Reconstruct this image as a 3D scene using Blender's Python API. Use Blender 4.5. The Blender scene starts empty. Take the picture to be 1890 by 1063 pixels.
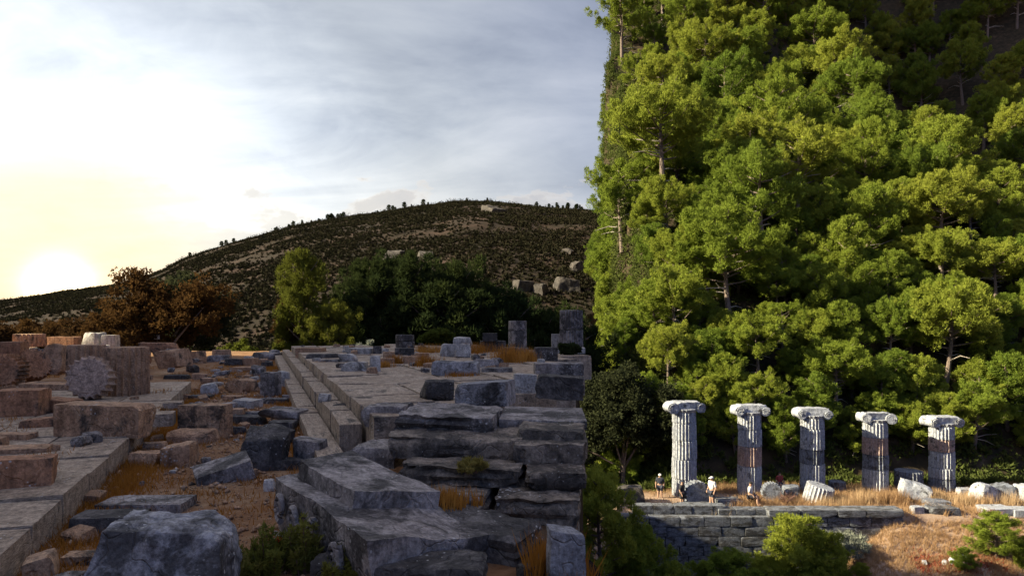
import bpy, bmesh, math, random
import numpy as np
from mathutils import Vector, Matrix, Euler

R = math.radians
SC = bpy.context.scene
COL = SC.collection

# ------------------------------------------------------------------ camera
F, CZ, HY = 1250.0, 1.75, 590.0          # focal length in photo pixels, eye height, horizon row
cam_d = bpy.data.cameras.new('camera')
cam = bpy.data.objects.new('camera', cam_d); COL.objects.link(cam)
cam_d.sensor_width = 36.0; cam_d.lens = 36.0 * F / 1890.0
cam_d.shift_y = (HY - 531.5) / 1890.0
cam_d.clip_start = 0.05; cam_d.clip_end = 6000
cam.location = (0, 0, CZ); cam.rotation_euler = (R(90), 0, 0)
SC.camera = cam

# ------------------------------------------------------------------ sky, sun, exposure
SUN_AZ, SUN_EL = R(-96), R(28)
SC.view_settings.view_transform = 'Standard'; SC.view_settings.look = 'None'
SC.view_settings.exposure = 1.35; SC.view_settings.gamma = 1.0
world = bpy.data.worlds.new('World'); SC.world = world; world.use_nodes = True
world.cycles.sampling_method = 'MANUAL'; world.cycles.sample_map_resolution = 512; SC.cycles.use_light_tree = False
SC.cycles.max_bounces = 3; SC.cycles.diffuse_bounces = 1; SC.cycles.transmission_bounces = 2; SC.cycles.transparent_max_bounces = 4


class NT:
    """tiny helper to write node trees"""
    def __init__(s, tree):
        s.t = tree; s.n = tree.nodes; s.l = tree.links
    def node(s, typ, **kw):
        n = s.n.new(typ)
        ins = kw.pop('ins', {})
        for k, v in kw.items(): setattr(n, k, v)
        for k, v in ins.items():
            if isinstance(v, bpy.types.NodeSocket): s.l.new(v, n.inputs[k])
            else: n.inputs[k].default_value = v
        return n
    def math(s, op, a, b=0.0, clamp=False):
        n = s.node('ShaderNodeMath', operation=op, use_clamp=clamp, ins={0: a, 1: b}); return n.outputs[0]
    def noise(s, vec, scale, detail=4.0, rough=0.55, dist=0.0):
        return s.node('ShaderNodeTexNoise', ins={'Vector': vec, 'Scale': scale, 'Detail': detail, 'Roughness': rough, 'Distortion': dist}).outputs['Fac']
    def ramp(s, fac, stops, interp='LINEAR'):
        n = s.node('ShaderNodeValToRGB', ins={'Fac': fac}); r = n.color_ramp; r.interpolation = interp
        while len(r.elements) < len(stops): r.elements.new(0.5)
        for e, (p, c) in zip(r.elements, stops):
            e.position = p; e.color = (c, c, c, 1) if not hasattr(c, '__len__') else (*c, 1)
        return n.outputs['Color']
    def mix(s, fac, a, b, mode='MIX'):
        n = s.node('ShaderNodeMix', data_type='RGBA', blend_type=mode)
        for i, v in ((0, fac), (6, a), (7, b)):
            if isinstance(v, bpy.types.NodeSocket): s.l.new(v, n.inputs[i])
            else: n.inputs[i].default_value = v if i == 0 else (*v, 1)
        return n.outputs[2]


def build_world():
    t = NT(world.node_tree); t.n.clear()
    out = t.node('ShaderNodeOutputWorld')
    d = t.node('ShaderNodeTexCoord').outputs['Generated']
    d = t.node('ShaderNodeVectorMath', operation='NORMALIZE', ins={0: d}).outputs[0]
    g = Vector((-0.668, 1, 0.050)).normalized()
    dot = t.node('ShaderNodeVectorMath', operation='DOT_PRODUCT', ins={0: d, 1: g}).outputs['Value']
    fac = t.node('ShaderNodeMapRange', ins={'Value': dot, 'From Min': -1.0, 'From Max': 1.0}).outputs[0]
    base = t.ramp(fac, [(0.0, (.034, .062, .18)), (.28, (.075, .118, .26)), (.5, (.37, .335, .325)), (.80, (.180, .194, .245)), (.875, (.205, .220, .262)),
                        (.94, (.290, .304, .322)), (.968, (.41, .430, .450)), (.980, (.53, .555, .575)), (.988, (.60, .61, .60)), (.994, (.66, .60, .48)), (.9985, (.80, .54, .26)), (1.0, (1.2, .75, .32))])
    sep = t.node('ShaderNodeSeparateXYZ', ins={0: d})
    z = t.math('MAXIMUM', sep.outputs[2], 0.0)
    den = t.math('ADD', z, 0.22)
    pv = t.node('ShaderNodeCombineXYZ', ins={0: t.math('DIVIDE', sep.outputs[0], den), 1: t.math('DIVIDE', sep.outputs[1], den), 2: 0.0}).outputs[0]
    mp = t.node('ShaderNodeMapping', ins={'Vector': pv, 'Rotation': (0, 0, R(25)), 'Scale': (.55, 1.25, 1)}).outputs[0]
    c1 = t.noise(mp, 1.1, 6, .55, .9)
    c2 = t.noise(pv, 3.4, 6, .6, .6)
    cl = t.math('ADD', t.math('MULTIPLY', c1, .75), t.math('MULTIPLY', c2, .25))
    clf = t.ramp(cl, [(.34, (.58, .60, .66)), (.46, (.86, .87, .89)), (.55, (1.06, 1.05, 1.03)), (.68, (1.38, 1.33, 1.26))])
    col = t.mix(1.0, base, clf, 'MULTIPLY')
    # warm, paler band of thin cloud low over the hills on the sunset side
    low = t.ramp(sep.outputs[2], [(0.0, 1.0), (.10, .75), (.26, 0.0)])
    lowf = t.math('MULTIPLY', t.node('ShaderNodeSeparateColor', ins={0: low}).outputs[0], t.math('POWER', t.math('MAXIMUM', dot, 0.0), 3.0))
    lowf = t.math('MULTIPLY', lowf, .55)
    col = t.mix(lowf, col, (.42, .37, .29))
    # cumulus bank above the ridge
    cu = t.noise(t.node('ShaderNodeMapping', ins={'Vector': d, 'Scale': (6, 6, 13)}).outputs[0], 1.0, 7, .6, .3)
    hgt = t.math('SUBTRACT', .168, sep.outputs[2])
    cm = t.math('ADD', t.math('MULTIPLY', hgt, 3.0), t.math('MULTIPLY', t.math('SUBTRACT', cu, .53), 1.5))
    cmk = t.node('ShaderNodeSeparateColor', ins={0: t.ramp(cm, [(.0, 0.0), (.07, 1.0)])}).outputs[0]
    cuc = t.ramp(cm, [(.0, (.46, .385, .31)), (.07, (.27, .25, .245)), (.28, (.185, .19, .21))])
    lit = t.math('MULTIPLY', t.math('POWER', t.math('MAXIMUM', dot, 0.0), 12.0), .55)
    cuc = t.mix(lit, cuc, (.62, .52, .36))
    awy = t.math('SUBTRACT', 1.0, t.math('POWER', t.math('MAXIMUM', dot, 0.0), 45.0))
    col = t.mix(t.math('MULTIPLY', t.math('MULTIPLY', cmk, .75), awy), col, cuc)
    sun_g = t.math('MULTIPLY', t.math('POWER', t.math('MAXIMUM', dot, 0.0), 2600.0), 2.2)
    glow = t.mix(1.0, (1.0, .78, .45), t.node('ShaderNodeCombineColor', ins={0: sun_g, 1: sun_g, 2: sun_g}).outputs[0], 'MULTIPLY')
    col = t.mix(1.0, col, glow, 'ADD')
    sky = t.node('ShaderNodeTexSky', sky_type='NISHITA', sun_disc=False, sun_elevation=SUN_EL, sun_rotation=SUN_AZ)
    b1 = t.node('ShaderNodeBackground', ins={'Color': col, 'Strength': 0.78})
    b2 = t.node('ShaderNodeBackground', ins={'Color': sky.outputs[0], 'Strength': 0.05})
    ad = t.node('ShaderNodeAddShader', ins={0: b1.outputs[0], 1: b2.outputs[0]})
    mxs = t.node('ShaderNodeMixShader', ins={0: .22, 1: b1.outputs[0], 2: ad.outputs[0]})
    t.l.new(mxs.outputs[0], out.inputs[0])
build_world()

sun_d = bpy.data.lights.new('sun', 'SUN'); sun_d.energy = 5.0; sun_d.angle = R(0.6); sun_d.color = (1.0, .87, .58)
sun = bpy.data.objects.new('sun', sun_d); COL.objects.link(sun)
sdir = Vector((math.sin(SUN_AZ) * math.cos(SUN_EL), math.cos(SUN_AZ) * math.cos(SUN_EL), math.sin(SUN_EL)))
sun.rotation_euler = sdir.to_track_quat('Z', 'Y').to_euler(); sun.location = (-60, 0, 60)

# ------------------------------------------------------------------ numeric helpers
def hash3(i, j, k, s):
    h = (i * 374761393 + j * 668265263 + k * 2147483647 + s * 1274126177) & 0xFFFFFFFF
    h = ((h ^ (h >> 13)) * 1274126177) & 0xFFFFFFFF
    h = ((h ^ (h >> 16)) * 2246822519) & 0xFFFFFFFF
    return ((h ^ (h >> 15)) & 0xFFFFFF) / float(0xFFFFFF)

def vnoise(P, s=0):
    P = np.asarray(P, float); I = np.floor(P).astype(np.int64); f = P - I; f = f * f * (3 - 2 * f)
    r = 0
    for a in (0, 1):
        for b in (0, 1):
            for c in (0, 1):
                w = (f[:, 0] if a else 1 - f[:, 0]) * (f[:, 1] if b else 1 - f[:, 1]) * (f[:, 2] if c else 1 - f[:, 2])
                r = r + w * hash3(I[:, 0] + a, I[:, 1] + b, I[:, 2] + c, s)
    return r * 2 - 1

def fbm(P, s=0, o=3):
    P = np.asarray(P, float); r = 0; a = 1; t = 0
    for k in range(o):
        r = r + a * vnoise(P * (2.03 ** k) + 17.3 * k, s + k); t += a; a *= .5
    return r / t

def sst(a, b, x):
    t = np.clip((x - a) / (b - a), 0, 1); return t * t * (3 - 2 * t)

def n2(x, y, sc, s, o=3):
    x = np.asarray(x, float).ravel(); y = np.asarray(y, float).ravel()
    return fbm(np.stack([x / sc, y / sc, np.zeros_like(x)], 1), s, o)

# ------------------------------------------------------------------ object helpers
def mesh_from(name, V, Fc, smooth=False, mats=()):
    m = bpy.data.meshes.new(name); m.from_pydata([tuple(v) for v in V], [], [tuple(int(i) for i in f) for f in Fc])
    if smooth: m.polygons.foreach_set('use_smooth', [True] * len(m.polygons))
    for k in mats: m.materials.append(k)
    m.update()
    if smooth: m.set_sharp_from_angle(angle=R(38))
    return m

def tri_mesh(name, V, T, mat, smooth=False):
    """fast mesh of triangles from numpy arrays"""
    V = np.asarray(V, np.float32); T = np.asarray(T, np.int32)
    m = bpy.data.meshes.new(name)
    m.vertices.add(len(V)); m.vertices.foreach_set('co', V.ravel())
    m.loops.add(T.size); m.loops.foreach_set('vertex_index', T.ravel())
    m.polygons.add(len(T)); m.polygons.foreach_set('loop_start', np.arange(0, T.size, 3, dtype=np.int32))
    if smooth: m.polygons.foreach_set('use_smooth', np.ones(len(T), bool))
    m.materials.append(mat); m.update(calc_edges=True); m.validate(); return m

def ob(name, mesh, parent=None, loc=(0, 0, 0), rot=(0, 0, 0), scale=(1, 1, 1)):
    o = bpy.data.objects.new(name, mesh); COL.objects.link(o)
    o.parent = parent; o.location = loc; o.rotation_euler = rot; o.scale = scale; return o

def tag(o, label=None, cat=None, group=None, kind=None):
    if label: o['label'] = label
    if cat: o['category'] = cat
    if group: o['group'] = group
    if kind or cat: o['kind'] = kind or 'thing'
    return o

def thing(name, label, cat, loc=(0, 0, 0), rz=0.0, group=None):
    return tag(ob(name, None, None, loc, (0, 0, rz)), label, cat, group)

def G(px, py, z=0.0):
    Y = F * (CZ - z) / (py - HY); return ((px - 945.0) / F * Y, Y)

def AT(px, py, Y):
    return Vector(((px - 945.0) / F * Y, Y, CZ + (HY - py) / F * Y))

# ------------------------------------------------------------------ materials
MAT = {}
def stone_mat(name, tones, dark=.45, pale=.35, bump=.5, scale=1.0, darkcol=(.040, .037, .036), palecol=(.50, .49, .47)):
    m = bpy.data.materials.new(name); m.use_nodes = True; t = NT(m.node_tree); t.n.clear()
    out = t.node('ShaderNodeOutputMaterial'); tc = t.node('ShaderNodeTexCoord'); oi = t.node('ShaderNodeObjectInfo')
    off = t.node('ShaderNodeVectorMath', operation='SCALE', ins={0: (37.0, 19.0, 53.0), 'Scale': oi.outputs['Random']}).outputs[0]
    v = t.node('ShaderNodeVectorMath', operation='ADD', ins={0: tc.outputs['Object'], 1: off}).outputs[0]
    n1 = t.noise(v, 1.6 * scale, 6, .6, .4); n2_ = t.noise(v, 7.0 * scale, 6, .65); n3 = t.noise(v, 34 * scale, 4, .7)
    a, b, c = tones
    col = t.ramp(n1, [(.30, a), (.50, b), (.70, c)])
    col = t.mix(t.math('MULTIPLY', oi.outputs['Random'], .45), col, b)
    g = t.node('ShaderNodeSeparateColor', ins={0: t.ramp(n2_, [(.3, .55), (.5, .95), (.72, 1.25)])}).outputs[0]
    col = t.mix(1.0, col, t.node('ShaderNodeCombineColor', ins={0: g, 1: g, 2: g}).outputs[0], 'MULTIPLY')
    dk = t.math('ADD', t.math('MULTIPLY', n1, .45), t.math('MULTIPLY', t.noise(v, 3.1 * scale, 7, .68, .7), .55))
    dkm = t.node('ShaderNodeSeparateColor', ins={0: t.ramp(dk, [(.60 - dark * .28, 0.0), (.66 - dark * .22, 1.0)])}).outputs[0]
    col = t.mix(t.math('MULTIPLY', dkm, .86), col, darkcol)
    stv = t.node('ShaderNodeMapping', ins={'Vector': v, 'Scale': (11, 11, 1.3)}).outputs[0]
    stk = t.node('ShaderNodeSeparateColor', ins={0: t.ramp(t.noise(stv, 1.0 * scale, 4, .65), [(.34, .55), (.50, 1.0), (.66, 1.22)])}).outputs[0]
    col = t.mix(.75, col, t.node('ShaderNodeCombineColor', ins={0: stk, 1: stk, 2: stk}).outputs[0], 'MULTIPLY')
    vo = t.node('ShaderNodeTexVoronoi', ins={'Vector': v, 'Scale': 21 * scale, 'Randomness': 1.0}).outputs['Distance']
    sp = t.math('ADD', vo, t.math('MULTIPLY', t.math('SUBTRACT', t.noise(v, 2.3 * scale, 5, .7), .47), 1.6))
    spm = t.node('ShaderNodeSeparateColor', ins={0: t.ramp(sp, [(pale * .12, 1.0), (.09 + pale * .14, 0.0)])}).outputs[0]
    col = t.mix(t.math('MULTIPLY', spm, .8), col, palecol)
    fine = t.node('ShaderNodeSeparateColor', ins={0: t.ramp(n3, [(.3, .52), (.5, .98), (.7, 1.42)])}).outputs[0]
    col = t.mix(1.0, col, t.node('ShaderNodeCombineColor', ins={0: fine, 1: fine, 2: fine}).outputs[0], 'MULTIPLY')
    h = t.math('ADD', t.math('MULTIPLY', n2_, .6), t.math('MULTIPLY', n3, .35))
    pit = t.node('ShaderNodeTexVoronoi', ins={'Vector': v, 'Scale': 26 * scale}).outputs['Distance']
    h = t.math('ADD', h, t.math('MULTIPLY', pit, .18))
    crk = t.node('ShaderNodeTexVoronoi', feature='DISTANCE_TO_EDGE', ins={'Vector': t.node('ShaderNodeVectorMath', operation='ADD', ins={0: v, 1: t.node('ShaderNodeTexNoise', ins={'Vector': v, 'Scale': 3.0}).outputs['Color']}).outputs[0], 'Scale': 1.7 * scale}).outputs['Distance']
    h = t.math('ADD', h, t.math('MULTIPLY', t.math('MINIMUM', crk, .03), 14.0))
    bp = t.node('ShaderNodeBump', ins={'Strength': min(1.0, bump * 1.5), 'Distance': .035, 'Height': h})
    bs = t.node('ShaderNodeBsdfPrincipled', ins={'Base Color': col, 'Roughness': .88, 'Normal': bp.outputs[0], 'Specular IOR Level': .25})
    t.l.new(bs.outputs[0], out.inputs[0]); MAT[name] = m; return m

stone_mat('stone_warm', ((.32, .180, .105), (.46, .280, .17), (.55, .38, .25)), .24, .18)  # warm cast of the sunset veil is put into the stone colour
stone_mat('stone_sunset', ((.31, .145, .078), (.41, .215, .122), (.48, .28, .17)), .26, .10)  # redder version, sunset veil likewise tinted into the stone
stone_mat('stone_grey', ((.25, .215, .20), (.37, .33, .31), (.48, .44, .415)), .50, .38)
stone_mat('stone_step', ((.18, .148, .12), (.30, .245, .195), (.42, .355, .285)), .52, .32)
stone_mat('stone_tan', ((.36, .25, .19), (.47, .345, .275), (.55, .43, .36)), .10, .1)
stone_mat('stone_blue', ((.23, .225, .24), (.34, .335, .35), (.47, .465, .48)), .38, .42)
stone_mat('stone_dark', ((.10, .09, .086), (.18, .162, .152), (.28, .25, .235)), .66, .30)
stone_mat('stone_pale', ((.36, .33, .30), (.48, .45, .42), (.60, .57, .53)), .15, .25)
stone_mat('stone_floor', ((.30, .220, .155), (.42, .325, .24), (.50, .405, .31)), .14, .12, .35)
stone_mat('marble', ((.30, .325, .39), (.42, .445, .51), (.52, .54, .59)), .20, .2, .4)
stone_mat('marble_rust', ((.34, .23, .21), (.42, .31, .28), (.47, .40, .39)), .22, .2, .4)
stone_mat('marble_dark', ((.14, .16, .21), (.21, .23, .285), (.30, .32, .37)), .40, .2, .4)
stone_mat('wall_stone', ((.13, .145, .18), (.20, .215, .255), (.30, .31, .345)), .45, .35, .5)
stone_mat('limestone', ((.06, .052, .048), (.09, .08, .074), (.13, .115, .106)), .30, .05, .6, .12, palecol=(.13, .12, .11))

def leaf_mat(name, cols, trans=.35, spread=.5):
    m = bpy.data.materials.new(name); m.use_nodes = True; t = NT(m.node_tree); t.n.clear()
    out = t.node('ShaderNodeOutputMaterial'); tc = t.node('ShaderNodeTexCoord'); oi = t.node('ShaderNodeObjectInfo')
    n = t.noise(tc.outputs['Object'], 1.3, 3, .6)
    f = t.math('ADD', t.math('MULTIPLY', n, 1 - spread), t.math('MULTIPLY', oi.outputs['Random'], spread))
    col = t.ramp(f, [(.22, cols[0]), (.5, cols[1]), (.78, cols[2])])
    d = t.node('ShaderNodeBsdfDiffuse', ins={'Color': col}); tr = t.node('ShaderNodeBsdfTranslucent', ins={'Color': col})
    mx = t.node('ShaderNodeMixShader', ins={0: trans, 1: d.outputs[0], 2: tr.outputs[0]})
    t.l.new(mx.outputs[0], out.inputs[0]); MAT[name] = m; return m
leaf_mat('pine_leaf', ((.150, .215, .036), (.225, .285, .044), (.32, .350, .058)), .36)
leaf_mat('pine_shade', ((.026, .040, .016), (.036, .050, .018), (.045, .060, .020)))  # darkened copy of the pine leaf, shade painted into its colour
leaf_mat('pine_half_shade', ((.10, .115, .022), (.13, .142, .026), (.16, .165, .032)))  # pine leaf toned down in colour to look only weakly lit
leaf_mat('oak_shade_leaf', ((.030, .038, .020), (.045, .052, .026), (.060, .062, .030)))  # leaf kept very dark so the colour itself carries the tree's shade
leaf_mat('autumn_leaf', ((.045, .027, .014), (.065, .036, .016), (.095, .052, .019)))
leaf_mat('under_leaf', ((.06, .085, .026), (.085, .11, .032), (.12, .14, .04)))
leaf_mat('sprig_leaf', ((.14, .15, .03), (.21, .20, .045), (.30, .24, .07)))
leaf_mat('bush_leaf', ((.08, .10, .020), (.12, .14, .024), (.16, .17, .03)))
leaf_mat('silver_leaf', ((.20, .22, .18), (.27, .29, .24), (.34, .36, .30)))
leaf_mat('scrub_shade_leaf', ((.013, .016, .010), (.024, .024, .014), (.050, .036, .025)), .1, .0)  # scrub darkened in colour to stand in for shade on the far hill
leaf_mat('grass_orange', ((.30, .125, .025), (.42, .185, .035), (.52, .26, .06)))
leaf_mat('grass_straw', ((.40, .25, .14), (.50, .34, .20), (.60, .45, .29)))
leaf_mat('dead_twig', ((.14, .075, .06), (.20, .11, .085), (.25, .15, .12)), .1)
leaf_mat('red_leaf', ((.32, .06, .04), (.40, .09, .05), (.42, .16, .10)), .2)
leaf_mat('flower_red', ((.55, .05, .03), (.60, .07, .03), (.62, .10, .04)), .2)

def bark_mat(name, a, b):
    m = bpy.data.materials.new(name); m.use_nodes = True; t = NT(m.node_tree); bs = t.n['Principled BSDF']
    v = t.node('ShaderNodeMapping', ins={'Vector': t.node('ShaderNodeTexCoord').outputs['Object'], 'Scale': (6, 6, 1.5)}).outputs[0]
    n = t.noise(v, 3, 5, .65)
    t.l.new(t.ramp(n, [(.35, a), (.65, b)]), bs.inputs['Base Color']); bs.inputs['Roughness'].default_value = .9
    bp = t.node('ShaderNodeBump', ins={'Strength': .7, 'Distance': .04, 'Height': n}); t.l.new(bp.outputs[0], bs.inputs['Normal'])
    MAT[name] = m
bark_mat('bark', (.10, .075, .065), (.26, .20, .17)); bark_mat('bark_pale', (.30, .26, .23), (.52, .47, .42))

def plain(name, c, rough=.85):
    m = bpy.data.materials.new(name); m.use_nodes = True; t = NT(m.node_tree); bs = t.n['Principled BSDF']
    n = t.noise(t.node('ShaderNodeTexCoord').outputs['Object'], 14, 4, .6)
    t.l.new(t.ramp(n, [(.3, tuple(k * .8 for k in c)), (.7, tuple(min(1, k * 1.12) for k in c))]), bs.inputs['Base Color'])
    bs.inputs['Roughness'].default_value = rough; MAT[name] = m
plain('skin', (.42, .26, .19)); plain('white_cloth', (.78, .78, .80)); plain('navy_cloth', (.03, .035, .06))
plain('black_cloth', (.025, .025, .03)); plain('red_cloth', (.30, .05, .05)); plain('hair', (.02, .017, .015)); plain('sign_white', (.62, .62, .66)); plain('post_metal', (.18, .17, .16))

def ground_mat():
    m = bpy.data.materials.new('soil'); m.use_nodes = True; t = NT(m.node_tree); t.n.clear()
    out = t.node('ShaderNodeOutputMaterial'); at = t.node('ShaderNodeAttribute', attribute_name='soil')
    p = t.node('ShaderNodeTexCoord').outputs['Object']
    na = t.noise(p, .9, 7, .62, .4); nb = t.noise(p, 9, 6, .7); nc = t.noise(p, .09, 6, .6, .5); nd = t.noise(p, 45, 3, .7)
    dirt = t.ramp(t.math('ADD', t.math('MULTIPLY', na, .6), t.math('MULTIPLY', nb, .4)), [(.34, (.16, .075, .035)), (.48, (.25, .135, .07)), (.60, (.34, .22, .13)), (.72, (.42, .31, .22))])
    straw = t.ramp(t.math('ADD', t.math('MULTIPLY', na, .5), t.math('MULTIPLY', nb, .5)), [(.34, (.24, .15, .11)), (.5, (.37, .265, .20)), (.66, (.47, .37, .30))])
    wood = t.ramp(na, [(.35, (.035, .032, .022)), (.6, (.075, .055, .035)), (.72, (.14, .10, .07))])
    hill = t.ramp(t.math('ADD', t.math('MULTIPLY', nc, .7), t.math('MULTIPLY', na, .3)), [(.36, (.022, .020, .014)), (.50, (.036, .027, .020)), (.60, (.056, .038, .029)), (.72, (.085, .058, .048))])  # far hill soil darkened too, hillside shade mixed into these tones
    rgb = t.node('ShaderNodeSeparateColor', ins={0: at.outputs['Color']})
    col = t.mix(rgb.outputs[0], dirt, straw); col = t.mix(rgb.outputs[1], col, wood); col = t.mix(rgb.outputs[2], col, hill)
    h = t.math('ADD', t.math('MULTIPLY', nb, .6), t.math('MULTIPLY', nd, .4))
    bp = t.node('ShaderNodeBump', ins={'Strength': .6, 'Distance': .05, 'Height': h})
    bs = t.node('ShaderNodeBsdfPrincipled', ins={'Base Color': col, 'Roughness': .95, 'Normal': bp.outputs[0], 'Specular IOR Level': .1})
    t.l.new(bs.outputs[0], out.inputs[0]); MAT['soil'] = m
ground_mat()

# ------------------------------------------------------------------ terrain
HPX = [-600, -200, 0, 60, 120, 180, 230, 300, 340, 420, 480, 540, 620, 700, 770, 840, 900, 950, 1010, 1070, 1200, 1400, 2200]
HPY = [550, 558, 556, 548, 537, 530, 524, 499, 478, 452, 436, 419, 404, 393, 382, 373, 373, 378, 384, 388, 400, 430, 500]
YC = 420.0
def edge_x(y): return .100 * y - .10 + 3.2 * (1 - sst(3.0, 4.1, y))
def y_end(x): return np.minimum(38.0, 25.0 + np.clip(2.6 - x, 0, 40) * .95)
def forest_edge(y): y = np.asarray(y, float); return .1105 * y + .5 + .9 * np.sin(y * .31) + .7 * np.sin(y * .73 + 1) + .40 * np.clip(y - 131, 0, 32)

def terrain(x, y):
    x = np.asarray(x, float); y = np.asarray(y, float); sh = x.shape
    xf, yf = x.ravel(), y.ravel()
    nz = n2(xf, yf, 2.2, 5) ; nb = n2(xf, yf, 14, 9); nf = n2(xf, yf, .5, 3, 2)
    # far hill and valley (left of the forested spur)
    ys = np.maximum(yf, 20.0)
    px = 945 + F * xf / ys
    zc = CZ + (HY - np.interp(px, HPX, HPY)) / F * YC
    s = np.clip((yf - 85) / (YC - 85), 0, 1.0)
    hill = (zc + 12) * (1.25 * s - .25 * s * s) + nb * 2.5 * s * (1 - s) * 2 + n2(xf, yf, 40, 21) * 9 * s * (1 - s)
    hill = np.where(yf > YC, (zc + 12) * (1 - .8 * np.clip((yf - YC) / 500, 0, 1)), hill)
    valley = -3.5 - 8.0 * sst(-12, -2, xf)
    valley = valley + (-12 - valley) * sst(55, 90, yf)
    left = valley + hill * sst(85, 95, yf) + nb * .3
    # plateau with the ruins, and an added, unseen rise on the left that shades it
    pl = 1 - sst(0, 4.0, yf - y_end(xf) + nz * .5)
    plateau = nz * .03 + nf * .02
    shade_ridge = np.where(xf < -33, (38 + nb * 2) * sst(33, 54, -xf) * (1 - sst(25.0, 30.0, yf + nb)) * (1 - .9 * sst(110, 220, -xf)), 0)
    left = left * (1 - pl) + plateau * pl + shade_ridge
    # right side: gully, terrace of the columns, forested spur, ravine, and a cliff raised out of view to shade the ravine
    wall = sst(38.6, 39.3, yf)
    bank = sst(17.0, 22.5, xf + (39 - yf) * .9)
    low = -14 - 1.5 * sst(30, 10, yf) + bank * np.clip(4.2 - (39 - yf) * .36, 0, 4.2) + nz * .15
    terr = -9.55 + nz * .06
    L = low * (1 - wall) + terr * wall
    k = np.clip(yf - 47.5, 0, 190)
    rise = .80 * k + 3.5 * np.sin(k * .09) + nb * 2.2 * sst(0, 20, k)
    crest = np.interp(yf, [60, 75, 90, 110, 130, 150], [61, 57, 54.5, 51, 47, 43]) + n2(yf, yf * 0, 16, 33) * 3
    over = np.clip(xf - crest, 0, None)
    spur = rise - np.minimum(over * 1.5, 30 + .25 * rise) + .62 * np.clip(xf - 88, 0, None)
    cliff = 75 * sst(148, 158, yf + .05 * np.abs(xf - 30)) * (1 - sst(42, 55, xf)) * sst(3.5, 10, xf - forest_edge(yf)) + 70 * sst(190, 260, yf) * sst(8, 24, xf - forest_edge(yf))
    Rr = L + spur + cliff
    fe = sst(3.0, 4.6, xf - forest_edge(yf)) * sst(44, 50, yf) + (1 - sst(44, 50, yf))
    Rr = np.minimum(left, -11) * (1 - fe) + Rr * fe
    ef = xf - edge_x(yf)
    behind = sst(3.0, 0.5, yf)
    e = sst(-.05, .30 + .008 * np.clip(yf, 0, 40), ef + nf * .1)
    e = np.where(yf < 27, e, np.where(yf < 45, sst(0, 3, ef), (xf > forest_edge(yf)).astype(float)))
    e = e * (1 - behind)
    e = np.where(yf <= 0, 0, e)
    z = left * (1 - e) + Rr * e
    return z.reshape(sh)

def tz(x, y): return float(terrain(np.array([x]), np.array([y]))[0])

def build_ground():
    az = np.concatenate([np.arange(-180, -42, 3.0), np.arange(-42, 42.01, .22), np.arange(45, 180, 3.0)])
    rr = np.concatenate([[.4, 1.0], np.geomspace(1.6, 30, 66), np.arange(30.4, 62, .42), np.arange(62, 175, 1.6), np.geomspace(178, 1000, 60), [1500, 2500, 4000]])
    A, Rg = np.meshgrid(np.radians(az), rr)
    X = Rg * np.sin(A); Y = Rg * np.cos(A); Z = terrain(X, Y)
    nr, na = X.shape
    V = np.stack([X.ravel(), Y.ravel(), Z.ravel()], 1)
    i, j = np.meshgrid(np.arange(nr - 1), np.arange(na), indexing='ij'); j2 = (j + 1) % na
    a, b, c, d = i * na + j, i * na + j2, (i + 1) * na + j2, (i + 1) * na + j
    T = np.concatenate([np.stack([a, b, c], -1).reshape(-1, 3), np.stack([a, c, d], -1).reshape(-1, 3)])
    T = T[:, ::-1]
    m = tri_mesh('ground', V, T, MAT['soil'], True)
    ca = m.color_attributes.new('soil', 'FLOAT_COLOR', 'POINT')
    x, y = V[:, 0], V[:, 1]
    right = sst(-.5, -.05, x - np.where(y < 45, edge_x(y), forest_edge(y))) * (y > 1)
    straw = right * (1 - sst(43.5, 46, y))
    wood = right * sst(43.5, 46, y)
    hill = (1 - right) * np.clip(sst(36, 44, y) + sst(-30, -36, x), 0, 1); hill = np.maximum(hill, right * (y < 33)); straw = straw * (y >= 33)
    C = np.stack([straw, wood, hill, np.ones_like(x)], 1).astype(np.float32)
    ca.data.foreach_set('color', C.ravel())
    o = ob('ground', m); tag(o, kind='structure')
build_ground()

# ------------------------------------------------------------------ stone shapes
def gridbox(nx, ny, nz):
    idx = {}; V = []; Fc = []
    def vid(i, j, k):
        key = (i, j, k)
        if key not in idx: idx[key] = len(V); V.append((2 * i / nx - 1, 2 * j / ny - 1, 2 * k / nz - 1))
        return idx[key]
    for i in range(nx):
        for j in range(ny):
            Fc.append((vid(i, j, 0), vid(i, j + 1, 0), vid(i + 1, j + 1, 0), vid(i + 1, j, 0)))
            Fc.append((vid(i, j, nz), vid(i + 1, j, nz), vid(i + 1, j + 1, nz), vid(i, j + 1, nz)))
    for i in range(nx):
        for k in range(nz):
            Fc.append((vid(i, 0, k), vid(i + 1, 0, k), vid(i + 1, 0, k + 1), vid(i, 0, k + 1)))
            Fc.append((vid(i, ny, k), vid(i, ny, k + 1), vid(i + 1, ny, k + 1), vid(i + 1, ny, k)))
    for j in range(ny):
        for k in range(nz):
            Fc.append((vid(0, j, k), vid(0, j, k + 1), vid(0, j + 1, k + 1), vid(0, j + 1, k)))
            Fc.append((vid(nx, j, k), vid(nx, j + 1, k), vid(nx, j + 1, k + 1), vid(nx, j, k + 1)))
    return np.array(V), Fc

KIND = {  # corner radius, roughness, number of breaking planes, layer strength
    'b': (.032, .016, 2, 0), 'r': (.06, .035, 6, .0), 'k': (.20, .06, 11, 0), 's': (.045, .045, 6, .09), 'f': (.022, .010, 0, 0)}

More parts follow.
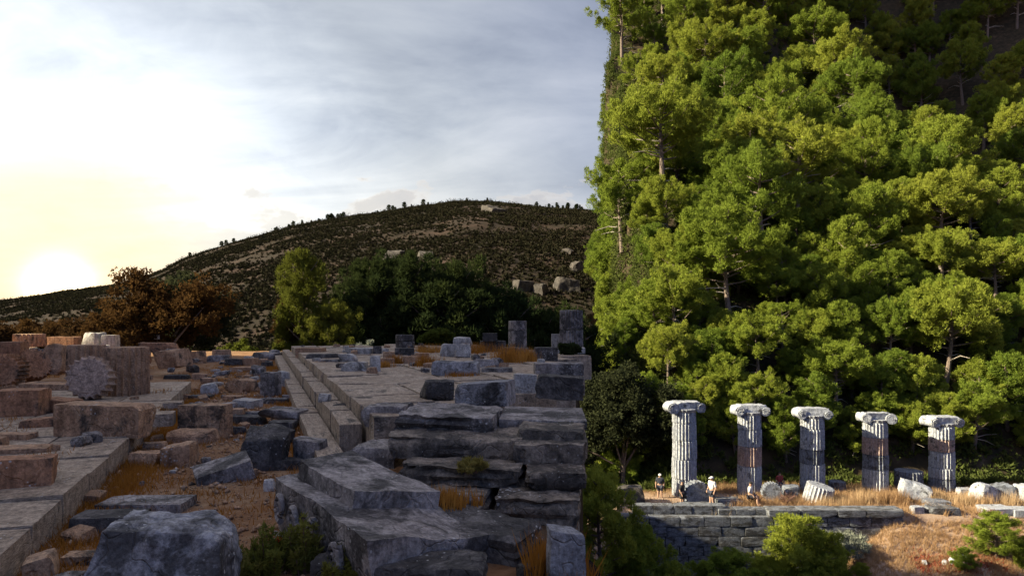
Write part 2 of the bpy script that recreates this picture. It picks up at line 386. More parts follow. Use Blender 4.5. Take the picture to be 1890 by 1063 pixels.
def rock_mesh(name, l, w, h, kind='b', seed=0, cell=.05, mat='stone_grey', maxn=26):
    """worn stone of size l x w x h, base at z = 0"""
    rnd = random.Random(seed * 7 + 1)
    rad, rough, cuts, lay = KIND[kind]
    ns = [int(min(maxn, max(3, round(d / cell)))) for d in (l, w, h)]
    V, Fc = gridbox(*ns)
    H = np.array([l, w, h]) / 2; sz = float(np.mean(sorted(H)[:2])) * 2
    P = V * H
    if kind in 'krs':                                   # lean sides, uneven top
        ll = .04 if kind == 's' else .16; sx, sy = rnd.uniform(-ll, ll), rnd.uniform(-ll, ll)
        tp = (P[:, 2] / H[2])
        P[:, 0] += sx * tp * l * .5 ; P[:, 1] += sy * tp * w * .5
        f = 1 - {'k': .22, 'r': .10, 's': .03}[kind] * (tp * .5 + .5); P[:, 0] *= f; P[:, 1] *= f
    jit = fbm(P * (2.2 / max(sz, .1)) + seed * 3.7, seed, 2)
    r = np.clip(rad * (1 + 1.4 * jit), .15 * rad, 3 * rad) * sz
    r = np.minimum(r, H.min() * .98)[:, None]
    q = np.clip(P, -(H - r), (H - r)); d = P - q; ln = np.linalg.norm(d, axis=1)[:, None]
    P = np.where(ln > 1e-9, q + d / np.maximum(ln, 1e-9) * np.minimum(r, ln), P)
    for c in range(cuts):                               # broken faces
        n = Vector((rnd.gauss(0, 1), rnd.gauss(0, 1), rnd.gauss(.25, .8))).normalized(); n = np.array(n)
        ext = (np.abs(n) * H).sum(); dd = ext * rnd.uniform(.62, .92) if kind in 'kr' else ext * rnd.uniform(.82, .96)
        s = P @ n - dd; P = P - np.where(s > 0, s, 0)[:, None] * n * .92
    if lay:
        zz = (P[:, 2] / h) * rnd.choice((2, 3, 4)) + fbm(P * 1.2 / sz, seed + 5, 2) * .35
        P[:, :2] *= (1 - lay * np.abs(np.sin(zz * math.pi)) ** 6)[:, None]
    nrm = P / np.maximum(np.linalg.norm(P / H, axis=1)[:, None], 1e-6) / (H ** 2); nrm /= np.maximum(np.linalg.norm(nrm, axis=1)[:, None], 1e-9)
    amp = rough * sz
    P = P + nrm * (fbm(P * (3.0 / sz) + seed, seed + 11, 4) * amp * 1.5)[:, None]
    P = P + nrm * (fbm(P * (11.0 / sz) + seed, seed + 31, 2) * amp * .5)[:, None]
    P[:, 2] += h / 2
    return mesh_from(name, P, Fc, True, [MAT[mat]])

def tube_rings(path, rad, n=6):
    V = []; Fc = []
    path = [Vector(p) for p in path]
    for i, p in enumerate(path):
        t = (path[min(i + 1, len(path) - 1)] - path[max(i - 1, 0)]).normalized()
        a = t.cross(Vector((0, 0, 1)) if abs(t.z) < .9 else Vector((1, 0, 0))).normalized(); b = t.cross(a)
        for k in range(n):
            an = 2 * math.pi * k / n; V.append(p + (a * math.cos(an) + b * math.sin(an)) * rad[i])
    for i in range(len(path) - 1):
        for k in range(n): Fc.append((i * n + k, i * n + (k + 1) % n, (i + 1) * n + (k + 1) % n, (i + 1) * n + k))
    Fc.append(tuple(range(n))[::-1]); Fc.append(tuple((len(path) - 1) * n + k for k in range(n)))
    return V, Fc

class MB:
    def __init__(s): s.V = []; s.F = []
    def add(s, V, Fc):
        o = len(s.V); s.V += [tuple(v) for v in V]; s.F += [tuple(i + o for i in f) for f in Fc]; return s
    def tube(s, path, rad, n=6):
        if not hasattr(rad, '__len__'): rad = [rad] * len(path)
        return s.add(*tube_rings(path, rad, n))
    def build(s, name, mat, smooth=True): return mesh_from(name, s.V, s.F, smooth, [MAT[mat]])

def drum_mesh(name, r0, r1, h, flutes=24, depth=.10, seed=0, mat='marble', wear=.02, nz=8):
    """fluted column drum, base at z = 0"""
    per = 6; n = flutes * per; V = []; Fc = []
    zs = [0] + list(np.linspace(.015, h - .015, nz)) + [h]
    for i, z in enumerate(zs):
        t = z / h; rr = r0 + (r1 - r0) * t
        if i in (0, len(zs) - 1): rr *= .965
        for k in range(n):
            a = 2 * math.pi * k / n; ph = (k % per) / per
            f = 1 - depth * math.sin(math.pi * ph) ** .75
            V.append((rr * f * math.cos(a), rr * f * math.sin(a), z))
    m = len(zs)
    for i in range(m - 1):
        for k in range(n): Fc.append((i * n + k, i * n + (k + 1) % n, (i + 1) * n + (k + 1) % n, (i + 1) * n + k))
    for end, rev in ((0, True), (m - 1, False)):
        z = zs[end]; prev = [end * n + k for k in range(n)]
        for q in (.8, .4):
            o = len(V)
            for k in range(n):
                a = 2 * math.pi * k / n; rr = (r0 if end == 0 else r1) * q; V.append((rr * math.cos(a), rr * math.sin(a), z))
            ring = [o + k for k in range(n)]
            for k in range(n):
                f = (prev[k], prev[(k + 1) % n], ring[(k + 1) % n], ring[k]); Fc.append(f[::-1] if rev else f)
            prev = ring
        Fc.append(tuple(prev[::-1]) if rev else tuple(prev))
    P = np.array(V, float)
    nn = fbm(P * 2.4 / r0 + seed * 5.1, seed, 4); rad = np.clip(np.linalg.norm(P[:, :2], axis=1) / r0, 0, 1)
    edge = np.clip(1 - np.minimum(P[:, 2], h - P[:, 2]) / (.14 * h), 0, 1)
    sh = 1 + wear * nn - np.clip(nn - .15, 0, 1) * edge * .22 * rad
    P[:, 0] *= sh; P[:, 1] *= sh; P[:, 2] += fbm(P * 3 / r0 + seed, seed + 3, 3) * wear * .5 * r0
    return mesh_from(name, P, Fc, True, [MAT[mat]])

SEED = [100]
def stone(label, x0, x1, yt, yb, z=0.0, dep=.7, yaw=0, tx=0, ty=0, kind='b', mat='stone_grey', name='stone_block', cat='stone', group=None, cell=None):
    """a stone whose front face spans the photo columns x0..x1 and rows yt..yb and stands at height z"""
    SEED[0] += 1; Y = F * (CZ - z) / (yb - HY)
    w = (x1 - x0) / F * Y; h = (yb - yt) / F * Y; c, s = abs(math.cos(R(yaw))), abs(math.sin(R(yaw)))
    d = dep * w; l = max(w * .35, (w - d * s) / max(c, .4)) if s > .02 else w
    half = (d * c + l * s) / 2
    if kind in 'bkr':
        zt = CZ - (yt - HY) * (Y + half * 1.3) / F; h = max(.42 * h, min(h, zt - z))
    m = rock_mesh(name, l, d, h * 1.03, kind, SEED[0], cell or max(.014, 9.0 / F * Y), mat, 34)
    o = ob(name, m, None, ((x0 + x1) / 2 / F * Y - 945 / F * Y, Y + half, z - .02), (R(tx), R(ty), R(yaw)))
    return tag(o, label, cat, group)

# ------------------------------------------------------------------ paving, steps and temple floor (setting)
UD, VD = Vector((-.349, .937)), Vector((.937, .349))
def uv(u, v): return UD * u + VD * v
YAW_UV = math.atan2(VD.y, VD.x)

def slab_field(root, us, v0, v1, rows, zt, th, mat, seed, inside=None, lw=(.8, 1.4), rise=.012, hold=300):
    rnd = random.Random(seed); var = [rock_mesh('slab', 1, 1, 1, 'f', seed * 10 + i, .2, mat, 5) for i in range(6)]
    dv = (v1 - v0) / rows; n = 0
    for r in range(rows):
        u = us[0] + rnd.uniform(0, .5)
        while u < us[1]:
            L = rnd.uniform(*lw); p = uv(u + L / 2, v0 + (r + .5) * dv)
            if (inside is None or inside(p.x, p.y)) and n < hold:
                t = th
                ob('slab', rnd.choice(var), root, (p.x, p.y, zt - t + rnd.uniform(-rise, rise)), (R(rnd.gauss(0, .5)), R(rnd.gauss(0, .5)), YAW_UV + R(rnd.gauss(0, .5))), (dv - .022, L - .03, t)); n += 1
            u += L
pav = tag(ob('pavement', None), kind='structure')
slab_field(pav, (1.5, 18), -7.6, -1.55, 7, .25, .32, 'stone_floor', 3, lambda x, y: x > -.80 * y - .5)
walk = tag(ob('walkway', None), kind='structure')
slab_field(walk, (4.5, 32), .60, .93, 1, .2, .3, 'stone_floor', 5, None, (.9, 1.5), .006)
step = tag(ob('temple_step', None), kind='structure')
slab_field(step, (8.3, 31), .935, 1.24, 1, .43, .55, 'stone_floor', 6, None, (.9, 1.5), .012)
floor_ = tag(ob('temple_floor', None), kind='structure')
def in_floor(x, y): return x < .104 * y - .5 and y > 8.6 and y < float(y_end(np.array(x))) - 1.2
slab_field(floor_, (6, 30), 1.25, 9.6, 8, .62, .75, 'stone_floor', 8, in_floor, (1.0, 2.0), .02)

# ------------------------------------------------------------------ stones: left field on the pavement
S = stone
def drum_up(label, x0, x1, yt, yb, z, mat, tilt=0, cat='column drum', flutes=24, seed=1, group=None):
    Y = F * (CZ - z) / (yb - HY); r = (x1 - x0) / 2 / F * Y; h = (yb - yt) / F * Y
    o = ob('column_drum', drum_mesh('column_drum', r, r * .96, h, flutes, .11, seed, mat), None, (((x0 + x1) / 2 - 945) / F * Y, Y + r, z - .02), (R(tilt), 0, R(seed * 37)))
    return tag(o, label, cat, group)
def drum_side(label, cx, yb, wpx, length, z, mat, yaw, pitch=90, seed=1, flutes=24, roll=0):
    """drum lying on its flutes, flat end turned towards the camera"""
    Y = F * (CZ - z) / (yb - HY); r = wpx / 2 / F * Y
    m = drum_mesh('column_drum', r, r, length, flutes, .14, seed, mat, .008)
    m.transform(Matrix.Translation((0, 0, -length / 2)))
    o = ob('column_drum', m, None, ((cx - 945) / F * Y, Y + length / 2, z + r * .95), (R(pitch), R(roll), R(yaw)))
    return tag(o, label, 'column drum')

drum_up('tall fluted drum standing upright on the pavement, nearest of the standing drums', 170, 251, 640, 731, .25, 'stone_warm', 0, seed=3)
drum_up('second fluted drum standing upright behind the gear-shaped one, sunlit rim', 105, 172, 636, 702, .25, 'stone_warm', 0, seed=4)
drum_side('gear-shaped fluted drum on its side, scalloped round end facing the viewer', 158, 738, 82, .34, .25, 'stone_tan', 8, 84, 5, 20)
drum_side('fluted drum end cut off by the left picture border, lying on its side', 0, 714, 62, .5, .25, 'stone_sunset', 10, 88, 6)
drum_side('fluted drum tipped over with deep flutes showing, beside the leftmost drum', 46, 706, 62, .42, .25, 'stone_sunset', 62, 70, 7)
S('worn rounded stone leaning behind the tipped fluted drum', 62, 108, 634, 692, .25, .8, 10, 0, 6, 'k', 'stone_warm')
S('wedge-shaped block with slanting top right of the tall drum', 268, 340, 645, 680, .25, .55, -22, 0, -7, 'r', 'stone_warm')
S('long low block lying behind the wedge-shaped block', 246, 322, 632, 650, .25, .3, 4, 0, 0, 'r', 'stone_sunset')
S('small round stone between tall drum and wedge-shaped block', 249, 272, 652, 672, .25, .8, 0, 0, 0, 'k', 'stone_sunset')
drum_up('far fluted drum peeping over the stones near the left border', 8, 62, 616, 640, .25, 'stone_warm', 0, seed=8)
S('far rounded stone showing above the standing drums, left one', 145, 186, 614, 642, .25, .8, 0, 0, 0, 'k', 'stone_pale')
S('far squared block showing above the standing drums, right one', 182, 210, 618, 642, .25, .8, 8, 0, 0, 'b', 'stone_pale')
S('flat-topped block against the left border above the drums', -12, 32, 630, 662, .25, .8, 12, 0, 0, 'b', 'stone_sunset')
S('low far block in line with the second standing drum', 86, 136, 621, 640, .25, .6, 0, 0, 0, 'b', 'stone_sunset')
S('long upright block with a notch lying before the gear-shaped drum', 91, 258, 742, 806, .25, .36, -3, 0, 1, 'b', 'stone_warm', 'stone_beam')
S('thick dark red block at the left border in front of the drums', -30, 60, 716, 770, .25, .62, 14, 0, 0, 'b', 'stone_sunset')
S('flat slab lying behind the thick dark red block', 28, 118, 708, 722, .25, .6, 6, 0, 2, 'f', 'stone_warm', 'stone_slab')
S('pale-topped block right of the thick dark red block', 55, 128, 733, 762, .25, .6, -12, 0, 3, 'b', 'stone_sunset')
S('thin wedge of stone sloping down left of the long beam', 22, 98, 768, 792, .25, .5, 16, 0, -6, 'r', 'stone_sunset')
S('thin stone plate lying flat at the left border', -25, 46, 800, 812, .25, .5, 3, 0, 0, 'f', 'stone_warm', 'stone_slab')
S('moulded cornice block cut by the left border, above the paving edge', -50, 66, 838, 908, .25, .45, 24, 0, 2, 'b', 'stone_sunset', 'cornice_block')
S('moulded top course resting on the cornice block at the left border', -50, 60, 818, 838, .52, .5, 24, 0, 2, 'b', 'stone_warm', 'cornice_slab')
S('pale broken fragment leaning on the cornice block', 24, 72, 858, 892, .25, .5, 30, 0, -18, 'r', 'stone_pale', 'stone_fragment')
S('raised paving slab at the pavement edge beside the long beam', 258, 312, 763, 786, .25, .9, 20, 0, 0, 'f', 'stone_floor', 'stone_slab')
S('raised paving slab further back at the pavement edge', 286, 330, 742, 752, .25, .9, 20, 0, 0, 'f', 'stone_floor', 'stone_slab')

# foreground left
S('broad slab with flat top lying on the path beside the paving edge', 170, 330, 915, 948, 0, .46, 2, 0, 0, 'b', 'stone_grey', 'stone_slab')
S('dark squared block in front of the broad slab', 118, 246, 940, 992, 0, .5, 6, 0, 0, 'b', 'stone_dark')
S('small block with pale top between dark block and big rounded rock', 104, 172, 1012, 1050, 0, .7, 8, 0, 0, 'b', 'stone_warm')
S('tilted stone leaning at the bottom left against the paving edge', 18, 96, 1014, 1082, 0, .8, 26, 0, -14, 'r', 'stone_warm')
S('low stone at the bottom border left of the big rounded rock', 76, 142, 1050, 1085, 0, .7, -8, 0, 0, 'r', 'stone_grey')
S('huge rounded blue-grey rock at the bottom border, nearest of all', 118, 408, 948, 1150, 0, .62, 5, 0, 0, 'k', 'stone_blue', 'boulder', 'boulder')

# middle rubble on the path
S('upright squared block with flat face in the middle of the rubble', 321, 412, 744, 811, 0, .5, -8, 0, 0, 'b', 'stone_warm')
S('flat pinkish block lying at the foot of the upright squared block', 298, 392, 790, 822, 0, .5, 6, 0, 2, 'r', 'stone_warm')
S('rough speckled boulder with a rounded top at the path edge', 280, 356, 812, 864, 0, .7, 8, 0, 0, 'k', 'stone_warm', 'boulder', 'boulder')
S('pale-topped low block left of the rough speckled boulder', 229, 292, 830, 860, 0, .6, -4, 0, 0, 'r', 'stone_warm')
S('mauve stone wedged behind the pale-topped low block', 250, 300, 812, 836, 0, .6, 20, 0, 0, 'r', 'stone_warm')
S('tilted flat-topped block with a sharp corner beside the bare path', 330, 456, 846, 898, 0, .62, 28, 6, -14, 'b', 'stone_grey')
S('big dark humped boulder in the middle of the rubble', 413, 524, 788, 872, 0, .7, 14, 0, 4, 'k', 'stone_dark', 'boulder', 'boulder')
S('slanting block resting behind the dark humped boulder', 468, 532, 784, 822, 0, .5, -24, 0, 12, 'b', 'stone_dark')
S('rough-topped cubic block beside the walkway edge', 522, 598, 805, 862, 0, .62, -14, 0, 4, 'r', 'stone_grey')
S('low dark stone at the foot of the rough-topped cubic block', 500, 562, 842, 868, 0, .6, 12, 0, 0, 'r', 'stone_dark')
S('small pale stone beside the carved block', 484, 506, 880, 908, 0, .8, 0, 0, 0, 'k', 'stone_pale', 'stone_fragment')
S('tiny white cube of stone lying on the path', 309, 323, 864, 876, 0, .9, 12, 0, 0, 'b', 'stone_pale', 'stone_fragment')
S('round disc-shaped capital lying on a smaller stone', 466, 558, 750, 774, .13, .8, -6, 0, 4, 'k', 'stone_grey', 'worn_capital')
S('supporting stone under the round disc-shaped capital', 486, 540, 774, 800, 0, .7, 0, 0, 0, 'r', 'stone_dark')
S('pale flat slab lying on the rubble left of the disc-shaped capital', 424, 472, 738, 752, .05, .8, -14, 0, 3, 'f', 'stone_pale', 'stone_slab')
S('greyish flat stone left of the pale flat slab', 378, 432, 742, 762, 0, .6, 12, 0, -5, 'r', 'stone_grey')
S('dark flat slab below the pale flat slab', 408, 482, 764, 786, 0, .5, -6, 0, 3, 'r', 'stone_dark', 'stone_slab')
S('brown block tucked behind the upright squared block', 396, 446, 752, 782, 0, .6, 8, 0, 0, 'r', 'stone_warm')
S('small stone chip beside the dark flat slab', 448, 482, 757, 772, .05, .7, 0, 0, 0, 'k', 'stone_grey', 'stone_fragment')
S('square stone pier standing upright beside the walkway', 478, 511, 686, 735, 0, .8, -10, 0, 0, 'b', 'stone_grey', 'stone_pier')
S('whitish chunk leaning behind the square stone pier', 504, 534, 684, 714, 0, .8, 10, 0, 0, 'k', 'stone_pale')
S('low stones at the foot of the square stone pier', 478, 530, 733, 746, 0, .5, -8, 0, 0, 'r', 'stone_grey')
S('small dark chip right of the square stone pier', 516, 540, 727, 738, 0, .7, 14, 0, 0, 'r', 'stone_grey', 'stone_fragment')
S('lumpy grey boulder in the open ground left of the square pier', 404, 466, 698, 726, 0, .7, -12, 0, 4, 'k', 'stone_warm', 'boulder', 'boulder')
S('pale bent stone left of the lumpy grey boulder', 362, 400, 706, 730, 0, .6, 20, 0, -10, 'r', 'stone_pale')
S('low stone behind the pale bent stone', 366, 396, 696, 710, 0, .7, 0, 0, 0, 'k', 'stone_warm')
S('dark thin slab before the upright squared block', 344, 386, 729, 738, 0, .6, 6, 0, 0, 'f', 'stone_dark', 'stone_slab')
S('brown thin slab before the lumpy grey boulder', 408, 446, 730, 741, 0, .6, -10, 0, 0, 'f', 'stone_warm', 'stone_slab')
far_mid = [(338, 372, 648, 672, 'far rounded stone beside the wedge-shaped block'), (372, 420, 655, 668, 'far flat stone right of the autumn tree foot'),
           (412, 442, 661, 676, 'dark tilted far stone, left of two at the path end'), (438, 472, 660, 675, 'dark tilted far stone, right of two at the path end'),
           (458, 510, 650, 665, 'long pinkish far block at the end of the path'), (476, 502, 667, 678, 'small dark slab before the long pinkish far block'),
           (424, 466, 676, 686, 'low dark far slab lying across the path'), (458, 486, 674, 694, 'rough pale far stone beside the square pier'),
           (340, 362, 672, 688, 'cubic far stone at the edge of the paving'), (346, 378, 688, 700, 'brown far stone at the edge of the open ground'),
           (390, 420, 684, 694, 'flat far stone in the open ground'), (300, 342, 690, 700, 'flat far slab on the paving before the wedge-shaped block')]
for i, (a, b, c, d, l) in enumerate(far_mid):
    S(l, a, b, c, d, 0, .7, (i * 31) % 40 - 20, 0, (i * 17) % 12 - 6, 'r' if i % 3 else 'b', ('stone_warm', 'stone_grey', 'stone_dark')[i % 3])

# ------------------------------------------------------------------ stones: right half of the ruins
def carved_block():
    """big fallen cornice with carved scrolls, bottom centre"""
    root = thing('carved_block', 'huge fallen cornice block carved with scroll relief on its left face', 'stone', (0, 0, 0))
    P = {'A': (503, 878, 5.35), 'B': (570, 852, 6.0), 'C': (690, 848, 6.1), 'D': (760, 905, 5.2), 'E': (905, 990, 4.7), 'Fp': (655, 975, 4.25)}
    def pt(px, py, Y): return np.array(AT(px, py, Y))
    # body: lofted outline (top face quad grid) down to the ground
    tl, tr, br, bl = pt(508, 884, 5.45), pt(640, 850, 6.15), pt(905, 985, 4.85), pt(682, 1000, 4.15)
    n, k = 26, 8; V = []; Fc = []
    for i in range(n + 1):
        for j in range(n + 1):
            s, t = i / n, j / n
            p = (tl * (1 - s) + tr * s) * (1 - t) + (bl * (1 - s) + br * s) * t
            V.append(p)
    idx = lambda i, j: i * (n + 1) + j
    for i in range(n):
        for j in range(n): Fc.append((idx(i, j), idx(i, j + 1), idx(i + 1, j + 1), idx(i + 1, j)))
    rim = [idx(i, 0) for i in range(n)] + [idx(n, j) for j in range(n)] + [idx(i, n) for i in range(n, 0, -1)] + [idx(0, j) for j in range(n, 0, -1)]
    cen = (tl + tr + br + bl) / 4; prev = rim
    for q in range(1, k + 1):
        o = len(V); f = q / k
        for r in rim:
            p = np.array(V[r]); c = p + (cen - p) * (.10 * f ** 2) ; c[2] = p[2] * (1 - f) + (-.06) * f; V.append(c)
        ring = [o + a for a in range(len(rim))]
        for a in range(len(rim)):
            b = (a + 1) % len(rim); Fc.append((prev[a], prev[b], ring[b], ring[a]))
        prev = ring
    P_ = np.array(V); P_ += np.stack([fbm(P_ * 2.2 + 3, 51, 3), fbm(P_ * 2.2 + 9, 52, 3), fbm(P_ * 2.6, 53, 4)], 1) * np.array([.05, .05, .045])
    m = mesh_from('body', P_, Fc, True, [MAT['stone_grey']]); bm = bmesh.new(); bm.from_mesh(m); bmesh.ops.recalc_face_normals(bm, faces=bm.faces); bm.to_mesh(m); bm.free()
    ob('body', m, root)
    # raised flat bed on top (the paler plane with a sunken edge)
    def on_top(s, t, up=0.0):
        p = (tl * (1 - s) + tr * s) * (1 - t) + (bl * (1 - s) + br * s) * t
        nrm = np.cross(br - tl, tr - bl); nrm /= np.linalg.norm(nrm); nrm *= np.sign(nrm[2]); return Vector(p + nrm * up)
    g, fc = gridbox(20, 14, 3); pts = []
    for a, b, c in g:
        s = .22 + .72 * (a * .5 + .5); t = .06 + .56 * (b * .5 + .5) + .1 * (a * .5 + .5) * (b * .5 + .5)
        pts.append(on_top(s, t, .055 + .085 * c))
    Q = np.array([tuple(p) for p in pts]); Q += (fbm(Q * 3, 71, 3) * .025)[:, None] * np.array([.6, .6, 1])
    m = mesh_from('raised_bed', Q, fc, True, [MAT['stone_grey']]); bm = bmesh.new(); bm.from_mesh(m); bmesh.ops.recalc_face_normals(bm, faces=bm.faces); bm.to_mesh(m); bm.free(); ob('raised_bed', m, root)
    # scrolls carved on the left face
    ax = Vector(bl - tl); L = ax.length; ax.normalize(); up = Vector((0, 0, 1)); up = (up - ax * up.dot(ax)).normalized(); nrm = ax.cross(up).normalized()
    if nrm.x > 0: nrm = -nrm
    for c, rad, turns, hh, sg in ((.30, .12, 2.0, .19, 1), (.52, .13, 1.8, .23, -1), (.13, .10, 1.8, .16, 1), (.74, .14, 2.2, .25, 1)):
        o = Vector(tl) + ax * (c * L) - up * hh + nrm * .035; path = []; rr = []
        for q in range(int(turns * 14) + 1):
            a = sg * q / 14 * 2 * math.pi; r = rad * (.16 + .84 * q / (turns * 14)); path.append(o + ax * (math.cos(a) * r * .75) + up * (math.sin(a) * r * 1.15)); rr.append(.018 + .010 * q / (turns * 14))
        ob('scroll', MB().tube(path, rr, 6).build('scroll', 'stone_grey'), root)
    for hh in (.40, .46):
        path = [Vector(tl) + ax * (q * L) - up * hh + nrm * (.03) for q in np.linspace(.06, .96, 14)]
        ob('moulding', MB().tube(path, .022, 6).build('moulding', 'stone_grey'), root)
carved_block()

S('rough grey rock lying below the carved block at the bottom border', 556, 690, 1018, 1090, 0, .6, -6, 0, 4, 'k', 'stone_dark', 'boulder', 'boulder')
S('flat dark slab sloping away right of the carved block', 700, 1010, 985, 1052, 0, .45, -24, 0, 4, 's', 'stone_dark', 'stone_slab')
S('broad flat slab at the bottom border right of the carved block', 668, 900, 1050, 1120, 0, .5, -3, 0, 0, 's', 'stone_dark', 'stone_slab')
S('mottled lump of stone behind the carved block', 806, 892, 928, 975, 0, .8, -16, 0, 6, 'k', 'stone_grey', 'boulder', 'boulder')
S('pale squared block with a worn top at the bottom right', 1008, 1084, 962, 1090, 0, .6, 8, 0, 0, 'r', 'stone_blue')
S('small speckled stone beside the bottom right grass tuft', 950, 1000, 1036, 1074, 0, .7, 12, 0, 0, 'k', 'stone_dark')
# stepped courses facing the viewer
S('lowest long dark step, left stone', 752, 925, 914, 966, 0, 1.3, -8, 0, 1, 's', 'stone_step', 'step_block')
S('lowest long dark step, right stone', 908, 1096, 922, 974, 0, 1.25, -6, 0, 0, 's', 'stone_step', 'step_block')
S('second dark step with mossy rounded end, left stone', 724, 985, 863, 898, .24, .8, -7, 0, 1, 's', 'stone_step', 'step_block')
S('second dark step, right stone reaching the edge', 966, 1098, 872, 905, .24, 1.5, -4, 0, -1, 's', 'stone_step', 'step_block')
S('block with worn top beside the walkway, left of the third step', 640, 745, 826, 862, .2, .9, -10, 0, 2, 's', 'stone_grey', 'step_block')
S('third dark step, long rough stone under the layered slab', 692, 985, 810, 848, .40, .7, -6, 0, 1, 's', 'stone_step', 'step_block')
S('third dark step, speckled right stone reaching the edge', 946, 1100, 818, 854, .40, 1.3, -3, 0, -1, 's', 'stone_step', 'step_block')
S('upper rough layered slab with a hollowed pale top', 708, 934, 767, 798, .58, .85, -7, 0, 2, 's', 'stone_grey', 'stone_slab')
S('stack of thin broken layers left of the upper layered slab', 664, 760, 750, 788, .44, .8, -10, 0, -2, 's', 'stone_grey', 'layered_stone')
S('flat pale-topped slab right of the upper layered slab', 920, 1094, 773, 790, .58, 1.1, -3, 0, 1, 'f', 'stone_grey', 'stone_slab')
S('thick stone under the flat pale-topped slab', 950, 1096, 794, 822, .52, .9, -5, 0, 0, 's', 'stone_step')
S('dark wedge-like block lying on the step left of the layered stack', 602, 668, 748, 780, .2, .5, -22, 0, 12, 'b', 'stone_dark')
S('bright worn piece of the step edge beside the walkway', 584, 608, 724, 742, .42, .6, -18, 0, 6, 'r', 'stone_pale', 'stone_fragment')
# slabs and blocks on the temple floor
S('nearest big floor slab with a dark front edge', 622, 762, 706, 728, .43, 1.3, -2, 0, 0, 'f', 'stone_floor', 'stone_slab')
S('second floor slab behind the nearest big one', 590, 745, 690, 703, .45, .9, -2, 0, 0, 'f', 'stone_floor', 'stone_slab')
S('rounded dark block left of the big bluish block', 766, 842, 700, 738, .62, .8, 8, 0, 0, 'k', 'stone_dark')
S('big bluish squared block tilted over on the temple floor', 838, 954, 702, 752, .62, .55, -16, 0, -5, 'b', 'stone_blue')
S('pale upright block right of the big bluish block', 944, 990, 688, 724, .62, .7, 6, 0, 3, 'b', 'stone_pale')
S('dark rough slab at the right edge behind the pale upright block', 986, 1082, 694, 736, .62, .6, -4, 0, 3, 's', 'stone_dark', 'stone_slab')
S('long whitish wall block at the right edge', 986, 1080, 668, 692, .62, .5, 2, 0, 0, 'b', 'stone_grey', 'wall_block')
S('layered grey slab before the orange grass', 792, 888, 668, 694, .62, .6, -4, 0, 2, 's', 'stone_blue', 'stone_slab')
S('small humped stone right of the layered grey slab', 866, 926, 662, 680, .62, .6, 4, 0, 0, 'k', 'stone_grey')
S('thin stone plate between layered slab and bluish block', 888, 946, 678, 688, .62, .6, 0, 0, 0, 'f', 'stone_grey', 'stone_slab')
S('long low pale rock in front of the upright white chunk', 626, 682, 666, 686, .62, .6, -4, 0, 0, 'k', 'stone_pale')
S('round pale rock left of the upright white chunk', 622, 656, 652, 668, .62, .9, 0, 0, 0, 'k', 'stone_pale')
S('upright white chunk of stone on the temple floor', 678, 702, 655, 686, .62, .8, 10, 0, 0, 'r', 'stone_pale')
S('pink-topped block at the far end of the walkway', 544, 594, 641, 660, .43, .6, -2, 0, 0, 'b', 'stone_warm')
S('dark long block beside the pink-topped block', 555, 622, 652, 672, .43, .4, 2, 0, 0, 'r', 'stone_dark')
S('grey rounded block before the dark long block', 578, 626, 662, 682, .43, .6, 4, 0, 0, 'k', 'stone_grey')
S('small ochre block near the step corner', 588, 622, 676, 690, .43, .6, -5, 0, 0, 'b', 'stone_warm')
far_r = [(634, 690, 641, 654, 'low dark wall stone beneath the pale bushes'), (686, 704, 638, 654, 'dark upright far stone beside the low wall stone'),
         (704, 728, 648, 660, 'square ochre far stone left of the stump base'), (724, 764, 641, 656, 'broad base stone under the dark column stump'),
         (740, 770, 656, 670, 'flat far stone before the column stump'), (764, 792, 650, 664, 'ochre far stone among the orange grass'),
         (808, 846, 634, 658, 'white pointed boulder behind the orange grass'), (836, 872, 634, 660, 'leaning whitish slab beside the white pointed boulder'),
         (832, 874, 622, 640, 'pale squared far block behind the white boulders'), (884, 934, 628, 650, 'dark far block left of the two-drum pillar'),
         (890, 918, 614, 629, 'small block on top of the dark far block'), (926, 976, 640, 656, 'dark plinth stone beneath the two-drum pillar'),
         (986, 1030, 640, 666, 'dark low wall stone left of the fluted column stump'), (1018, 1036, 616, 642, 'bright squared block beside the fluted column stump'),
         (1024, 1082, 640, 652, 'pale plinth stone under the fluted column stump'), (700, 726, 660, 672, 'small grey far stone on the floor slabs')]
for i, (a, b, c, d, l) in enumerate(far_r):
    zz = 1.02 if i == 10 else .62
    S(l, a, b, c, d, zz, .7, (i * 23) % 24 - 12, 0, 0, 'k' if 'boulder' in l else 'b', 'stone_pale' if any(q in l for q in ('white', 'bright', 'pale')) else ('stone_dark' if 'dark' in l else 'stone_warm'))
def stump(label, x0, x1, yt, yb, z, cuts, mat, fl, seed, name='column_stump'):
    Y = F * (CZ - z) / (yb - HY); r = (x1 - x0) / 2 / F * Y; x = ((x0 + x1) / 2 - 945) / F * Y
    root = thing(name, label, 'column', (x, Y + r, z - .01)); zz = 0; H = (yb - yt) / F * Y
    for i, c in enumerate(cuts):
        h = H * c; ob('drum', drum_mesh('drum', r * (1 - .02 * i), r * (.98 - .02 * i), h - .012, 24 if fl else 22, .10 if fl else .02, seed + i, mat, .03), root, (random.Random(seed + i).uniform(-.01, .01), 0, zz), (0, 0, R(40 * i + seed))); zz += h
stump('plain pillar of two drums standing before the dark pines', 938, 973, 591, 640, .72, (.62, .38), 'stone_grey', False, 40, 'stone_pillar')
stump('fluted column stump of two drums at the right end of the ruins', 1034, 1079, 571, 640, .72, (.46, .54), 'stone_grey', True, 44)
stump('squat dark column stump on a broad base in the far middle', 727, 763, 617, 642, .72, (.5, .5), 'stone_dark', False, 48)

